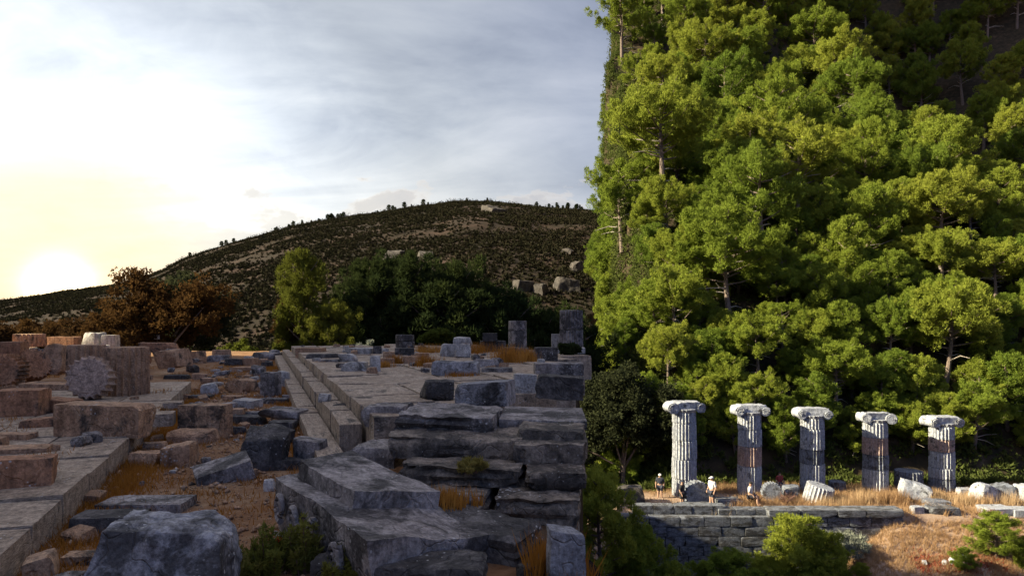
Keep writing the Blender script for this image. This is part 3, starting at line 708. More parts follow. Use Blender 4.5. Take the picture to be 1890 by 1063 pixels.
# loose rubble
rub = [rock_mesh('rubble_stone', 1, .8, .6, 'k' if i % 2 else 'r', 900 + i, .12, ('stone_warm', 'stone_grey', 'stone_warm', 'stone_dark', 'stone_pale', 'stone_grey')[i], 8) for i in range(6)]
rnd = random.Random(77)
n = 0
while n < 110:
    u, v = rnd.uniform(6.0, 30), rnd.uniform(-1.5, .5); p = uv(u, v); 
    s = rnd.uniform(.06, .20) * (1 + u * .02)
    if u < 9 and v > -1.2 and rnd.random() < .85: continue
    o = ob('rubble_stone', rub[n % 6], None, (p.x, p.y, tz(p.x, p.y) - .02), (R(rnd.uniform(-12, 12)), R(rnd.uniform(-12, 12)), rnd.uniform(0, 6)), (s, s, s * rnd.uniform(.7, 1)))
    tag(o, 'small loose rubble stone among the fallen blocks on the path', 'stone', 'loose rubble on the path'); n += 1
for k in range(46):
    u, v = rnd.uniform(9, 27), rnd.uniform(-7.2, -1.7); p = uv(u, v); s = rnd.uniform(.08, .26) * (1 + u * .02)
    if p.x < -.78 * p.y: continue
    o = ob('rubble_stone', rub[k % 3], None, (p.x, p.y, .24), (R(rnd.uniform(-8, 8)), R(rnd.uniform(-8, 8)), rnd.uniform(0, 6)), (s, s, s * .8))
    tag(o, 'small reddish stone lying about between the drums on the pavement', 'stone', 'small stones on the pavement')
for k in range(60):
    u, v = rnd.uniform(13, 30), rnd.uniform(1.4, 9); p = uv(u, v); s = rnd.uniform(.10, .34)
    if not in_floor(p.x, p.y) or p.y < 12: continue
    o = ob('rubble_stone', rub[(k * 5 + 1) % 6], None, (p.x, p.y, .61), (R(rnd.uniform(-8, 8)), R(rnd.uniform(-8, 8)), rnd.uniform(0, 6)), (s, s, s * .8))
    tag(o, 'small grey stone lying about on the temple floor slabs', 'stone', 'small stones on the temple floor')
for k in range(26):
    x = rnd.uniform(-26, -8); y = rnd.uniform(27, 37); s = rnd.uniform(.3, .95)
    if x < -.76 * y: continue
    o = ob('rubble_stone', rub[k % 6], None, (x, y, tz(x, y) - .03), (0, 0, rnd.uniform(0, 6)), (s, s, s))
    tag(o, 'far weathered block in the last row of ruins under the trees', 'stone', 'last row of ruins')

# ------------------------------------------------------------------ foliage helpers
def blades(n, centers, hmin, hmax, width, lean, rng, spread=0.0):
    """n upright grass blades: single slim triangles"""
    c = centers[rng.integers(0, len(centers), n)].copy()
    if spread: c[:, :2] += rng.normal(0, spread, (n, 2))
    h = rng.uniform(hmin, hmax, n); a = rng.uniform(0, 2 * np.pi, n); l = rng.normal(0, lean, (n, 2)) * h[:, None]
    w = width * rng.uniform(.6, 1.4, n); dx, dy = np.cos(a) * w, np.sin(a) * w
    A = c + np.stack([-dx, -dy, 0 * h - .02], 1); B = c + np.stack([dx, dy, 0 * h - .02], 1); C = c + np.stack([l[:, 0], l[:, 1], h], 1)
    V = np.stack([A, B, C], 1).reshape(-1, 3); return V, np.arange(3 * n).reshape(-1, 3)

def leaf_cloud(puffs, per, rng, ln=(.18, .34), wd=(.035, .07), up=.5, inner=.25, flat=.8):
    """needle or leaf tufts: per slim triangles round each puff (x, y, z, r)"""
    P = np.repeat(np.asarray(puffs, float), per, axis=0); n = len(P)
    d = rng.normal(0, 1, (n, 3)); d /= np.linalg.norm(d, axis=1)[:, None]
    rad = P[:, 3] * (inner + (1 - inner) * rng.random(n) ** .6)
    c = P[:, :3] + d * rad[:, None] * np.array([1, 1, flat])
    o = d + np.array([0, 0, up]) + rng.normal(0, .45, (n, 3)); o /= np.linalg.norm(o, axis=1)[:, None]
    s = np.cross(o, rng.normal(0, 1, (n, 3))); s /= np.maximum(np.linalg.norm(s, axis=1)[:, None], 1e-6)
    L = rng.uniform(*ln, n)[:, None]; Wd = rng.uniform(*wd, n)[:, None]
    V = np.stack([c - o * L * .4 - s * Wd, c - o * L * .4 + s * Wd, c + o * L * .6], 1).reshape(-1, 3)
    return V, np.arange(3 * n).reshape(-1, 3)

def pine_parts(seed, form):
    """unit pine about 10 m tall: (crown mesh, trunk mesh, dead branch mesh)"""
    rn = random.Random(seed); rng = np.random.default_rng(seed)
    H = 10.0; bend = (rn.uniform(-.8, .8), rn.uniform(-.5, .5))
    def tp(t): return Vector((bend[0] * math.sin(t * 2.2) , bend[1] * t * t, H * .93 * t))
    tr = MB(); ts = np.linspace(0, 1, 9); tr.tube([tp(t) - Vector((0, 0, .6 if t == 0 else 0)) for t in ts], [.26 * (1 - .86 * t) + .02 for t in ts], 8)
    puffs = []
    nb = {'round': 34, 'umbrella': 26, 'open': 24, 'bush': 30}[form]
    lo = {'round': .16, 'umbrella': .48, 'open': .34, 'bush': .05}[form]
    dead = MB()
    for b in range(nb):
        t = lo + (1 - lo) * ((b + .5) / nb) ** .9; az = b * 2.4 + rn.uniform(-.5, .5)
        if form == 'umbrella': prof = .55 + .45 * math.sin(math.pi * min(1, (t - lo) / (1 - lo) * .8 + .18))
        elif form == 'bush': prof = (1 - t) ** .6 * .9 + .12
        else: prof = math.sin(math.pi * min(.97, .30 + .68 * (t - lo) / (1 - lo))) ** .7
        Lb = (4.1 if form in ('umbrella', 'open') else 3.3) * prof * rn.uniform(.7, 1.12) + .35
        rise = rn.uniform(.05, .5) + (.35 if form == 'bush' else 0)
        o = tp(t); d = Vector((math.cos(az), math.sin(az), rise)).normalized()
        pts = [o + d * (Lb * q) + Vector((0, 0, .35 * Lb * q * q * .6)) for q in (0, .35, .7, 1)]
        tr.tube(pts, [.09 * (1.15 - t) + .025, .06, .04, .015], 5)
        if form == 'open' and rn.random() < .2: continue
        kq = max(2, int(Lb * 2.4))
        for q in range(kq):
            f = .38 + .62 * (q + rn.random()) / kq; base = o + d * (Lb * f) + Vector((0, 0, .21 * Lb * f * f))
            for w in range(2 if rn.random() < .45 else 1):
                off = Vector((rn.gauss(0, .40), rn.gauss(0, .40), rn.gauss(.14, .26)))
                p = base + off; rr_ = rn.uniform(.36, .66); puffs.append((p.x, p.y, p.z, rr_)); puffs.append((p.x + rn.gauss(0, .08), p.y + rn.gauss(0, .08), p.z + rr_ * .75, rr_ * .62))
    for q in range(8):
        p = tp(1) + Vector((rn.gauss(0, .4), rn.gauss(0, .4), rn.uniform(-.3, .75))); puffs.append((p.x, p.y, p.z, rn.uniform(.3, .5)))
    for k in range(9 if form in ('open', 'umbrella') else 4):       # bare grey branches below the crown
        t = rn.uniform(lo * .55, min(.75, lo + .25)); az = rn.uniform(0, 6.28); L = rn.uniform(1.2, 3.4)
        o = tp(t); d = Vector((math.cos(az), math.sin(az), rn.uniform(-.1, .3)))
        dead.tube([o, o + d * (L * .5) + Vector((0, 0, rn.uniform(-.1, .25))), o + d * L + Vector((rn.uniform(-.4, .4), rn.uniform(-.4, .4), rn.uniform(-.5, .3)))], [.06, .045, .015], 4)
    V, T = leaf_cloud(puffs, 74, rng, (.18, .36), (.022, .05), .9, .35, .85)
    return V, T, tr, dead

VARS = []
for i, form in enumerate(('round', 'umbrella', 'open', 'round', 'bush', 'umbrella', 'round', 'open')):
    V, T, tr, dead = pine_parts(300 + i, form)
    VARS.append((form, tri_mesh('crown', V, T, MAT['pine_leaf']), tr.build('trunk', 'bark'), dead.build('bare_branches', 'bark_pale'), (V, T)))
SHADE = {}
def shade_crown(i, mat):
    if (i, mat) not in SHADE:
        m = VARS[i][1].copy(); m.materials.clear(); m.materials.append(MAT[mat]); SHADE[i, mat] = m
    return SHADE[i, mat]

def pine(label, x, y, h, var, rz, group=None, z=None, shade=False, wide=1.0, name='pine_tree', lean=0):
    s = h / 10.0; root = thing(name, label, 'pine tree', (x, y, (tz(x, y) if z is None else z) - .1), rz, group)
    root.scale = (s * wide, s * wide, s); root.rotation_euler = (R(lean), 0, rz)
    ob('crown', shade_crown(var, shade) if shade else VARS[var][1], root); ob('trunk', VARS[var][2], root); ob('bare_branches', VARS[var][3], root)
    return root

# ------------------------------------------------------------------ pines on the sunlit spur
def px_ground(px, py, y0=48.0, y1=150.0):
    """depth where the line of sight of a photo pixel meets the slope"""
    ys = np.arange(y0, y1, .25); xs = (px - 945) / F * ys; z = terrain(xs, ys); zr = CZ + (HY - py) / F * ys
    k = np.where(z >= zr)[0]; i = k[0] if len(k) else -1
    return xs[i], ys[i]
hand = [  # (column, row of the trunk foot, height, variant, turn, wide, label)
    (1225, 395, 12.5, 1, .4, 1.05, 'umbrella pine with a forked reddish trunk, big flat crown, upper left of the slope'),
    (1337, 265, 13.0, 2, 1.2, .9, 'tall thin-crowned pine with bare horizontal branches across its trunk, above the forked pine'),
    (1432, 330, 12.0, 7, 2.2, .95, 'pine with a pale leaning trunk in the centre of the slope top'),
    (1412, 490, 11.0, 2, 3.6, .9, 'pine with a bare dark trunk in the deep gap at mid slope'),
    (1148, 120, 13.0, 7, 4.4, 1.0, 'pine with a white leaning trunk in the top left corner of the forest'),
    (1680, 300, 12.5, 1, 5.1, 1.15, 'broad bright umbrella pine on the crest next to the dark ravine'),
    (1548, 215, 11.0, 5, .9, 1.0, 'umbrella pine with brownish underside on the crest against the dark ravine'),
    (1740, 400, 10.5, 0, 2.9, 1.15, 'dense round pine just below the crest at the right'),
    (1148, 500, 9.5, 2, 1.9, 1.0, 'open pine with a reddish trunk and bare branches at the left forest edge'),
]
placed = []
for k, (px, py, h, v, rz, wd, lab) in enumerate(hand):
    x, y = px_ground(px, py); placed.append((x, y, h * .33)); pine(lab, x, y, h, v, rz, None, None, False, wd)
rnd = random.Random(4242)
FORMS = {'round': 'round-crowned', 'umbrella': 'flat-crowned', 'open': 'thin-crowned', 'bush': 'bushy'}
def band(px, py, form, h):
    cols = ['at the left edge', 'above column one', 'between columns one and two', 'above column two', 'between columns two and three', 'above column three', 'between columns three and four',
            'above column four', 'between columns four and five', 'above column five', 'at the right border']
    k = sum(px > c for c in (1215, 1300, 1345, 1420, 1465, 1535, 1585, 1650, 1705, 1780))
    rows = ['on the topmost slope', 'high on the slope', 'on the upper middle slope', 'on the lower middle slope', 'low on the slope', 'at the slope foot']
    r = sum(py > c for c in (110, 240, 390, 540, 690))
    return '%s %s pine %s %s' % ('large' if h > 8.4 else ('mid-sized' if h > 6.2 else 'small'), FORMS[form], rows[r], cols[k]), 'pines ' + rows[r]
tries = 0
def try_pine(y, x, h, vs, gap, name='pine_tree', wide=(.9, 1.2)):
    r = h * .30; xa = forest_edge(y); px = 945 + F * x / y
    if px > 1960 or x - r * .80 < xa: return
    if any((x - a) ** 2 + (y - b) ** 2 < ((r + c) * gap) ** 2 for a, b, c in placed): return
    z = tz(x, y); py = HY - (z + h * .5 - CZ) / y * F
    if HY - (z - CZ) / y * F < -30 or HY - (z + h - CZ) / y * F < .86 * (px - 1500): return
    placed.append((x, y, r)); v = rnd.choice(vs); lab, grp = band(px, py, VARS[v][0], h)
    pine(lab, x, y, h, v, rnd.uniform(0, 6.28), grp, z, False, rnd.uniform(*wide), name, rnd.uniform(-5, 5))
y = 54.0
while y < 146:                                          # the forest's left edge
    h = rnd.uniform(6, 10) * (1 if y > 60 else .85); x = float(forest_edge(y)) + h * .26 + rnd.uniform(.2, 1.6); z = tz(x + 2.5, y) if False else tz(x, y)
    v = rnd.choice((0, 3, 6, 4, 1)); lab, grp = band(945 + F * x / y, HY - (z + h * .5 - CZ) / y * F, VARS[v][0], h)
    pine(lab, x, y, h, v, rnd.uniform(0, 6.28), grp, z, False, rnd.uniform(.85, 1.15), 'pine_tree', rnd.uniform(-5, 5)); placed.append((x, y, h * .3)); y += rnd.uniform(1.3, 2.4) * (1.7 if y < 64 else 1)
while tries < 6000:
    tries += 1; y = 49.0 + 98 * rnd.random() ** 1.1; x = rnd.uniform(forest_edge(y) + .5, 63)
    try_pine(y, x, rnd.uniform(5.6, 12.0) * (1 if y > 62 else .78), (0, 0, 3, 6, 4, 1, 5, 1, 5, 2, 7), .90)
for k in range(22):                                     # pines rooted on ledges of the steep flank
    y = 60 + 80 * (k + rnd.random()) / 22; x = float(forest_edge(y)) + rnd.uniform(3.5, 4.0); z = tz(x, y); h = rnd.uniform(5, 8); v = rnd.choice((0, 3, 6))
    lab, grp = band(945 + F * x / y, HY - (z + h * .5 - CZ) / y * F, VARS[v][0], h); pine(lab.replace('pine ', 'pine leaning out ', 1), x, y, h, v, rnd.uniform(0, 6.28), grp, z, False, 1.1, 'pine_tree', rnd.uniform(-4, 8))
for k in range(1400):                                   # smaller pines close behind the columns and in the gaps
    y = 48.5 + 34 * rnd.random() ** 1.3; x = rnd.uniform(forest_edge(y) + 1, 54); try_pine(y, x, rnd.uniform(3.2, 5.6), (4, 4, 0, 3), .58, 'young_pine', (1.05, 1.4))
# shaded pines across the ravine
rav = []
for k in range(300):
    px = rnd.uniform(1440, 1930); py = rnd.uniform(-10, .80 * (px - 1480) + 60)
    x, y = px_ground(px, py, 112.0, 250.0)
    if len(rav) >= 36 or y > 247 or any((x - a) ** 2 + (y - b) ** 2 < 16 for a, b in rav): continue
    rav.append((x, y)); h = rnd.uniform(9, 15); v = rnd.choice((0, 1, 3, 5, 6))
    pine('%s %s dark shaded pine %s the ravine, %s' % ('tall' if h > 12 else 'shorter', FORMS[VARS[v][0]], 'high above' if py < 60 else ('across' if py < 150 else 'low in'), 'near the crest' if px < 1620 else ('mid ravine' if px < 1780 else 'at the top right border')), x, y, h, v, rnd.uniform(0, 6.28), 'shaded pines across the ravine')
pine('tall shaded pine with a bare straight trunk at the top right border', (1856 - 945) / F * 120, 120, 19, 1, .3, None, None, False, .75)

rng0 = np.random.default_rng(12)
# ------------------------------------------------------------------ broadleaf trees and bushes
def leafy(name, label, cat, x, y, z, h, r, mat, seed, n=150, per=60, ln=(.16, .3), wd=(.06, .12), trunk=True, low=.15, group=None, up=.1, pr=(.35, .7), rz=0):
    rn = random.Random(seed); rng = np.random.default_rng(seed); puffs = []; tr = MB()
    root = thing(name, label, cat, (x, y, z), rz, group)
    lobes = [(rn.gauss(0, r * .38), rn.gauss(0, r * .38), h * rn.uniform(low + .25, .82), rn.uniform(.38, .6) * r) for _ in range(7)] + [(0, 0, h * .62, r * .62)]
    for q in range(n):
        lx, ly, lz, lr = rn.choice(lobes); d = Vector((rn.gauss(0, 1), rn.gauss(0, 1), rn.gauss(.15, .9))).normalized() * lr * rn.uniform(.55, 1.05)
        zz = min(h * 1.0, max(h * low, lz + d.z * h / (2.2 * r) * .9)); puffs.append((lx + d.x, ly + d.y, zz, rn.uniform(*pr) * min(1, r / 2.5)))
    V, T = leaf_cloud(puffs, per, rng, ln, wd, up)
    ob('crown', tri_mesh('crown', V, T, MAT[mat]), root)
    if trunk:
        tr.tube([(0, 0, -.3), (rn.uniform(-.1, .1), 0, h * .3), (rn.uniform(-.2, .2), 0, h * .7)], [.05 * r + .03, .04 * r + .02, .02], 7)
        for lx, ly, lz, lr in lobes: tr.tube([(0, 0, h * .22), (lx * .5, ly * .5, (h * .22 + lz) / 2 + .1), (lx, ly, lz)], [.03 * r, .02 * r, .01], 5)
        ob('trunk', tr.build('trunk', 'bark'), root)
    return root
def base(px, Y): x = (px - 945) / F * Y; return x, Y, tz(x, Y) - .05
x, y, z = base(282, 44); leafy('autumn_tree', 'rounded autumn-brown broadleaf tree behind the standing drums', 'tree', x, y, z, AT(0, 487, 44).z - z, 3.6, 'autumn_leaf', 11, 330, 70, (.14, .26), (.05, .1), low=.18)
x, y, z = base(340, 47); leafy('broadleaf_tree', 'smaller dark tree half hidden behind the autumn-brown tree', 'tree', x, y, z, AT(0, 478, 47).z - z, 2.6, 'oak_shade_leaf', 12, 200, 60, low=.2)
x, y, z = base(572, 50); pine('single yellow-green conical pine left of the dark pine group', x, y, AT(0, 472, 50).z - z, 4, .5, None, z, 'pine_half_shade', .9)
x, y, z = base(528, 51); leafy('bush', 'rust-brown bushy tree at the left foot of the conical pine', 'tree', x, y, z, AT(0, 540, 51).z - z, 1.6, 'autumn_leaf', 13, 120, 60)
x, y, z = base(615, 49); pine('dark low pine at the right foot of the conical pine', x, y, AT(0, 560, 49).z - z, 0, 2.5, None, z, 'pine_half_shade', 1.1)
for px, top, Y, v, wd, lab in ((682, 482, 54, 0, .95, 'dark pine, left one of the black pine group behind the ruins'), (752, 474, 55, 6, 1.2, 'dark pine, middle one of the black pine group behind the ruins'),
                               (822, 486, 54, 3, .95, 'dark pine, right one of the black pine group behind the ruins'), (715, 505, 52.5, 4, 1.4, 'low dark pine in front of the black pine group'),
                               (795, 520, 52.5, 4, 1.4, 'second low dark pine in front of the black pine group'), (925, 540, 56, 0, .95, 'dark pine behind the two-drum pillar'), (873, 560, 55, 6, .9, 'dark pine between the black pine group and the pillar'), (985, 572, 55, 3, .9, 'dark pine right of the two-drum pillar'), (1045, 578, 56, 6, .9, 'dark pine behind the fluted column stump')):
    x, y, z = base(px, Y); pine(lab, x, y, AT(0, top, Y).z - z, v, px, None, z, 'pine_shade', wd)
for k, (px, top, Y, r, mat, lab) in enumerate(((450, 622, 40, 1.2, 'bush_leaf', 'yellow-green bush at the end of the path'), (425, 628, 40, .9, 'bush_leaf', 'small yellow-green bush left of the one at the path end'),
                                ((660), 622, 39, 1.1, 'silver_leaf', 'pale grey bush behind the low wall stone'), (700, 620, 39, .9, 'silver_leaf', 'second pale grey bush nearer the column stump'),
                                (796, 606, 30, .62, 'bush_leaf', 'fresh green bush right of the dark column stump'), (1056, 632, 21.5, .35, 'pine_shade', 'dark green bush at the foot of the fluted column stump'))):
    x, y, z = base(px, Y); z = z if Y > 38 else .5
    leafy('bush', lab, 'bush', x, y, z, max(.5, AT(0, top, Y).z - z), r, mat, 60 + k, 60, 60, (.10, .2), (.03, .06), False, .05, None, .4)
for k, (px, w, Y, lab) in enumerate(((60, 5, 60, 'brown tree against the sunset glow at the far left'), (160, 4.5, 58, 'brown bushy tree left of the autumn-brown tree'), (-10, 4.5, 57, 'brown tree at the left border below the sunset'))):
    x, y, z = base(px, Y); leafy('broadleaf_tree', lab, 'tree', x, y, z, AT(0, 592 - 6 * k, Y).z - z, w * .8, 'autumn_leaf', 80 + k, 150, 60, (.18, .32), (.07, .13), True, .1)

# undergrowth on the forest floor (too dense to count)
X = rng0.uniform(5, 64, 8000); Y = 46.0 + 100 * rng0.random(8000) ** 1.4; X = np.concatenate([X, forest_edge(Y[:2500]) + rng0.uniform(2.4, 5.5, 2500)]); Y = np.concatenate([Y, Y[:2500]]); kp = (X > forest_edge(Y) + .5) & (X < .79 * Y); X, Y = X[kp], Y[kp]
pf = np.stack([X, Y, terrain(X, Y) + .25, rng0.uniform(.35, .8, len(X))], 1); V, T = leaf_cloud(pf, 34, rng0, (.2, .42), (.05, .11), .5, .2, .8)
tag(ob('undergrowth', tri_mesh('undergrowth', V, T, MAT['under_leaf'])), 'dark green undergrowth between the pines on the slope', 'undergrowth', kind='stuff')
yf_ = 54 + 92 * rng0.random(5200) ** .9; t_ = rng0.random(5200); top = terrain(forest_edge(yf_) + 5.0, yf_)
pf = np.stack([forest_edge(yf_) + 2.9 + 1.5 * t_ + rng0.normal(0, .15, 5200), yf_, -11 + (top + 11) * t_, rng0.uniform(.5, 1.0, 5200)], 1); V, T = leaf_cloud(pf, 34, rng0, (.2, .42), (.05, .11), .4, .2, .9)
tag(ob('cliff_shrubs', tri_mesh('cliff_shrubs', V, T, MAT['under_leaf'])), 'dark shrubs clothing the steep left flank of the forested spur', 'shrubs', kind='stuff')
# big evergreen oak left of the first column, its shade put into the leaf colour
x, y, z = base(1150, 48.0); leafy('evergreen_oak', 'big dark evergreen oak left of the first column', 'tree', x, y, z, AT(0, 676, 48.0).z - z, 3.5, 'oak_shade_leaf', 91, 420, 70, (.13, .24), (.05, .1), low=.04)
x, y, z = base(1208, 49); leafy('evergreen_oak', 'smaller dark oak between the big oak and the first column', 'tree', x, y, z, AT(0, 770, 49).z - z, 2.2, 'oak_shade_leaf', 92, 200, 70, (.13, .24), (.05, .1), low=.04)

# ------------------------------------------------------------------ terrace wall of the columns
TERR = -9.55; WY = 38.6
wall_root = tag(ob('terrace_wall', None), 'dark ashlar retaining wall of squared blocks below the five columns', 'wall')
wv = [rock_mesh('wall_block', 1, 1, 1, 'b', 700 + i, .16, 'wall_stone', 7) for i in range(6)]
def course(root, x0, x1, z, h, y, rn, lens=(1.1, 1.9), d=.9, name='wall_block'):
    x = x0
    while x < x1 - .15:
        L = min(rn.uniform(*lens), x1 - x)
        if x1 - x - L < .4: L = x1 - x
        ob(name, rn.choice(wv), root, (x + L / 2, y + d / 2 + rn.uniform(-.025, .025), z), (0, R(rn.gauss(0, .4)), R(rn.gauss(0, .5))), (L - .02, d, h - .014)); x += L
rn = random.Random(31)
def wx(px): return (px - 945) / F * WY
hz = .56
for r in range(8):
    z0 = -13.95 + r * hz
    course(wall_root, wx(1148) + rn.uniform(-.4, .1), wx(1672 - 12 * (8 - r)) if r < 6 else wx(1668), z0, hz, WY, rn)
course(wall_root, wx(1172), wx(1345), -13.95 + 8 * hz, .5, WY + .5, rn, (1.0, 1.5), .7)
course(wall_root, wx(1330), wx(1428), -13.95 + 8 * hz, .34, WY + .35, rn, (1.0, 1.5), .7)
course(wall_root, wx(1418), wx(1668), -13.95 + 8 * hz, .42, WY - .12, rn, (1.2, 2.2), 1.0, 'coping_block')

# ------------------------------------------------------------------ the five columns
def capital(root, z, w, d, h, seed, mat):
    w = w * .94; c = ob('capital', rock_mesh('capital', w * .86, d, h * .8, 'r', seed, .06, mat, 22), root, (0, 0, z + h * .18))
    ob('echinus', drum_mesh('echinus', w * .30, w * .36, h * .34, 18, .06, seed, mat, .03, 4), c, (0, 0, -h * .20))
    rn = random.Random(seed)
    for s in (-1, 1):                                   # rolled volutes with a spiral on the front
        v = MB(); n = 18; r = h * .50 * rn.uniform(.9, 1.05); ys = np.linspace(-d * .52, d * .52, 9); V = []; Fc = []
        for q, yy in enumerate(ys):
            rr = r * (1 - .16 * math.cos(yy / d * math.pi)) * (1 + .04 * rn.uniform(-1, 1))
            for k in range(n): a = 2 * math.pi * k / n; V.append((rr * math.cos(a) * 1.05, yy, rr * math.sin(a)))
        for q in range(8):
            for k in range(n): Fc.append((q * n + k, (q + 1) * n + k, (q + 1) * n + (k + 1) % n, q * n + (k + 1) % n))
        Fc.append(tuple(range(n))); Fc.append(tuple(8 * n + k for k in range(n))[::-1]); v.add(V, Fc)
        path = []
        for q in range(34): a = q / 12 * 2 * math.pi; rr = r * (.15 + .72 * q / 33); path.append((rr * math.cos(a) * -s, -d * .525, rr * math.sin(a)))
        v.tube(path, .035, 5)
        P = np.array(v.V); P += np.stack([fbm(P * 3 + seed + s, 5, 3), fbm(P * 3 + 7 + seed, 6, 3), fbm(P * 3 + 11 + seed, 7, 3)], 1) * .075; v.V = [tuple(p) for p in P]
        ob('volute', v.build('volute', mat), c, (s * (w * .5 - r * .95), 0, h * .22), (0, 0, R(rn.uniform(-5, 5))))

COLS = [(1263, 742, 917, 73, 44, 43.6, (.13, .20, .22, .23, .22), 'first column from the left, bright flutes, widest flat worn capital'),
        (1384, 748, 910, 68, 42, 44.0, (.18, .21, .24, .37), 'second column from the left, capital with both scrolls hanging low'),
        (1499, 754, 900, 67, 42, 44.4, (.14, .27, .19, .40), 'third column from the left, middle one of the five, dark band on its shaft'),
        (1616, 762, 921, 63, 43, 44.8, (.22, .24, .21, .33), 'fourth column from the left with a rust-stained upper drum'),
        (1738, 769, 925, 65, 42, 45.2, (.20, .19, .25, .16, .20), 'fifth column from the left, rightmost, with a short scalloped base drum')]
for ci, (px, yt, yb, cw, sw, Y, parts, lab) in enumerate(COLS):
    x = (px - 945) / F * Y; top = AT(0, yt, Y).z; capw = cw / F * Y; caph = .66; z0 = TERR - .05
    root = thing('ionic_column', lab, 'column', (x, Y, z0), R(rnd.uniform(-8, 8)), 'five standing columns')
    H = top - z0 - caph * .86; r = sw / 2 / F * Y; z = 0; rn = random.Random(ci)
    for i, p in enumerate(reversed(parts)):
        h = H * p / sum(parts)
        mt = 'marble'
        if (ci, i) in ((3, 2), (4, 3), (1, 1)): mt = 'marble_rust'
        if (ci, i) in ((2, 1), (3, 1), (4, 0)): mt = 'marble_dark'
        rr = r * (1.04 - .05 * z / H)
        ob('drum', drum_mesh('drum', rr * (1.06 if (ci == 4 and i == 0) else 1), rr * .985, h - .02, 24, .11, ci * 10 + i, mt, .022), root, (rn.uniform(-.03, .03), rn.uniform(-.03, .03), z), (0, 0, R(rn.uniform(-6, 6)))); z += h
    capital(root, H - .02, capw, 1.15, caph, 500 + ci, 'marble')

# fallen pieces on the terrace
def T_up(label, px, yt, yb, w, Y, mat, seed, tilt=(0, 0)):
    r = w / 2 / F * Y; o = ob('column_drum', drum_mesh('column_drum', r, r * .98, (yb - yt) / F * Y, 24, .11, seed, mat), None, ((px - 945) / F * Y, Y, TERR - .1), (R(tilt[0]), R(tilt[1]), R(seed * 31)))
    return tag(o, label, 'column drum')
def T_side(label, px, w, Y, length, mat, yaw, seed):
    r = w / 2 / F * Y; m = drum_mesh('column_drum', r, r, length, 24, .10, seed, mat); m.transform(Matrix.Translation((0, 0, -length / 2)))
    return tag(ob('column_drum', m, None, ((px - 945) / F * Y, Y, TERR + r * .80), (R(86), 0, R(yaw))), label, 'column drum')
T_side('round drum end propped beside the man in the white cap', 1285, 50, 41.4, .8, 'marble_dark', 6, 61)
T_side('round drum end propped right of the second column', 1424, 38, 42.4, .7, 'marble_dark', -8, 62)
T_up('fluted drum piece with pale flutes at the foot of the third column', 1506, 888, 922, 50, 42.2, 'marble', 63, (0, -14))
T_up('low fluted drum stump between fourth and fifth column', 1677, 893, 932, 48, 45.0, 'marble_dark', 64)
T_up('low drum right beside the fluted piece at the third column', 1545, 892, 915, 30, 44.5, 'marble_dark', 65)
def T_block(label, x0, x1, yt, yb, Y, mat, kind='b', yaw=0, ty=0, d=.7, name='stone_block', z=None):
    w = (x1 - x0) / F * Y; h = (yb - yt) / F * Y; SEED[0] += 1; x = ((x0 + x1) / 2 - 945) / F * Y
    return tag(ob(name, rock_mesh(name, w, w * d, h, kind, SEED[0], .10, mat, 18), None, (x, Y, (TERR - .06 if z is None else z)), (0, R(ty), R(yaw))), label, 'stone')
T_block('flat block lying below the man in the white cap', 1320, 1366, 908, 925, 41.0, 'wall_stone')
T_block('low block at the foot of the first column', 1255, 1325, 918, 930, 40.6, 'wall_stone', 'r', 3)
T_block('long low block behind the second round drum end', 1442, 1478, 892, 915, 43.2, 'marble_dark', 'r', 4)
T_block('slanting white slab between fourth and fifth column', 1656, 1716, 905, 938, 42.6, 'marble', 'k', -14, 14)
T_block('small white block on the terrace edge below the fifth column', 1682, 1702, 940, 955, 39.6, 'marble', 'b', 8)
T_block('long block on the terrace edge below the fifth column', 1702, 1762, 942, 956, 39.8, 'wall_stone', 'r', 2)
T_block('flat block behind the long terrace edge block', 1708, 1748, 926, 940, 41.0, 'marble_dark', 'b', -6)
T_block('big sunlit boulder right of the fifth column', 1792, 1832, 908, 945, 42.0, 'marble', 'k', 12, 10, .8, 'boulder')
T_block('darker boulder right of the big sunlit one', 1830, 1872, 913, 945, 42.4, 'marble_dark', 'k', -10, -8, .8, 'boulder')
T_block('white boulder at the right border of the terrace', 1874, 1920, 915, 950, 42.0, 'marble', 'k', 6, 0, .8, 'boulder')
T_block('small flat stone between fifth column and sunlit boulder', 1765, 1794, 922, 934, 44, 'marble', 'r')
T_block('pale flat slab on the right terrace edge', 1812, 1862, 948, 962, 39.6, 'marble', 'f', 4)
T_block('second pale slab at the right border edge', 1864, 1910, 953, 966, 39.4, 'marble', 'f', -4)
T_block('white rock half hidden in the pine at the left forest border', 1100, 1138, 906, 926, 42, 'marble', 'k', 10)
T_block('dark mound of rock left of the first column', 1138, 1190, 908, 940, 42, 'stone_dark', 'k', -6)
for k, (a, b, c, d_) in enumerate(((1752, 1768, 1000, 1012), (1765, 1785, 998, 1016), (1738, 1750, 982, 990), (1700, 1712, 1032, 1040))):
    px = (a + b) / 2; Y = 35.6; xx = (px - 945) / F * Y
    T_block(('small white stone on the dry grass bank, left of a pair', 'small white stone on the dry grass bank, right of a pair', 'tiny white stone higher on the dry grass bank', 'tiny white stone at the foot of the dry grass bank')[k], a, b, c, d_, Y, 'marble', 'k', 20 * k, 0, .8, 'stone_fragment', tz(xx, Y) - .03)

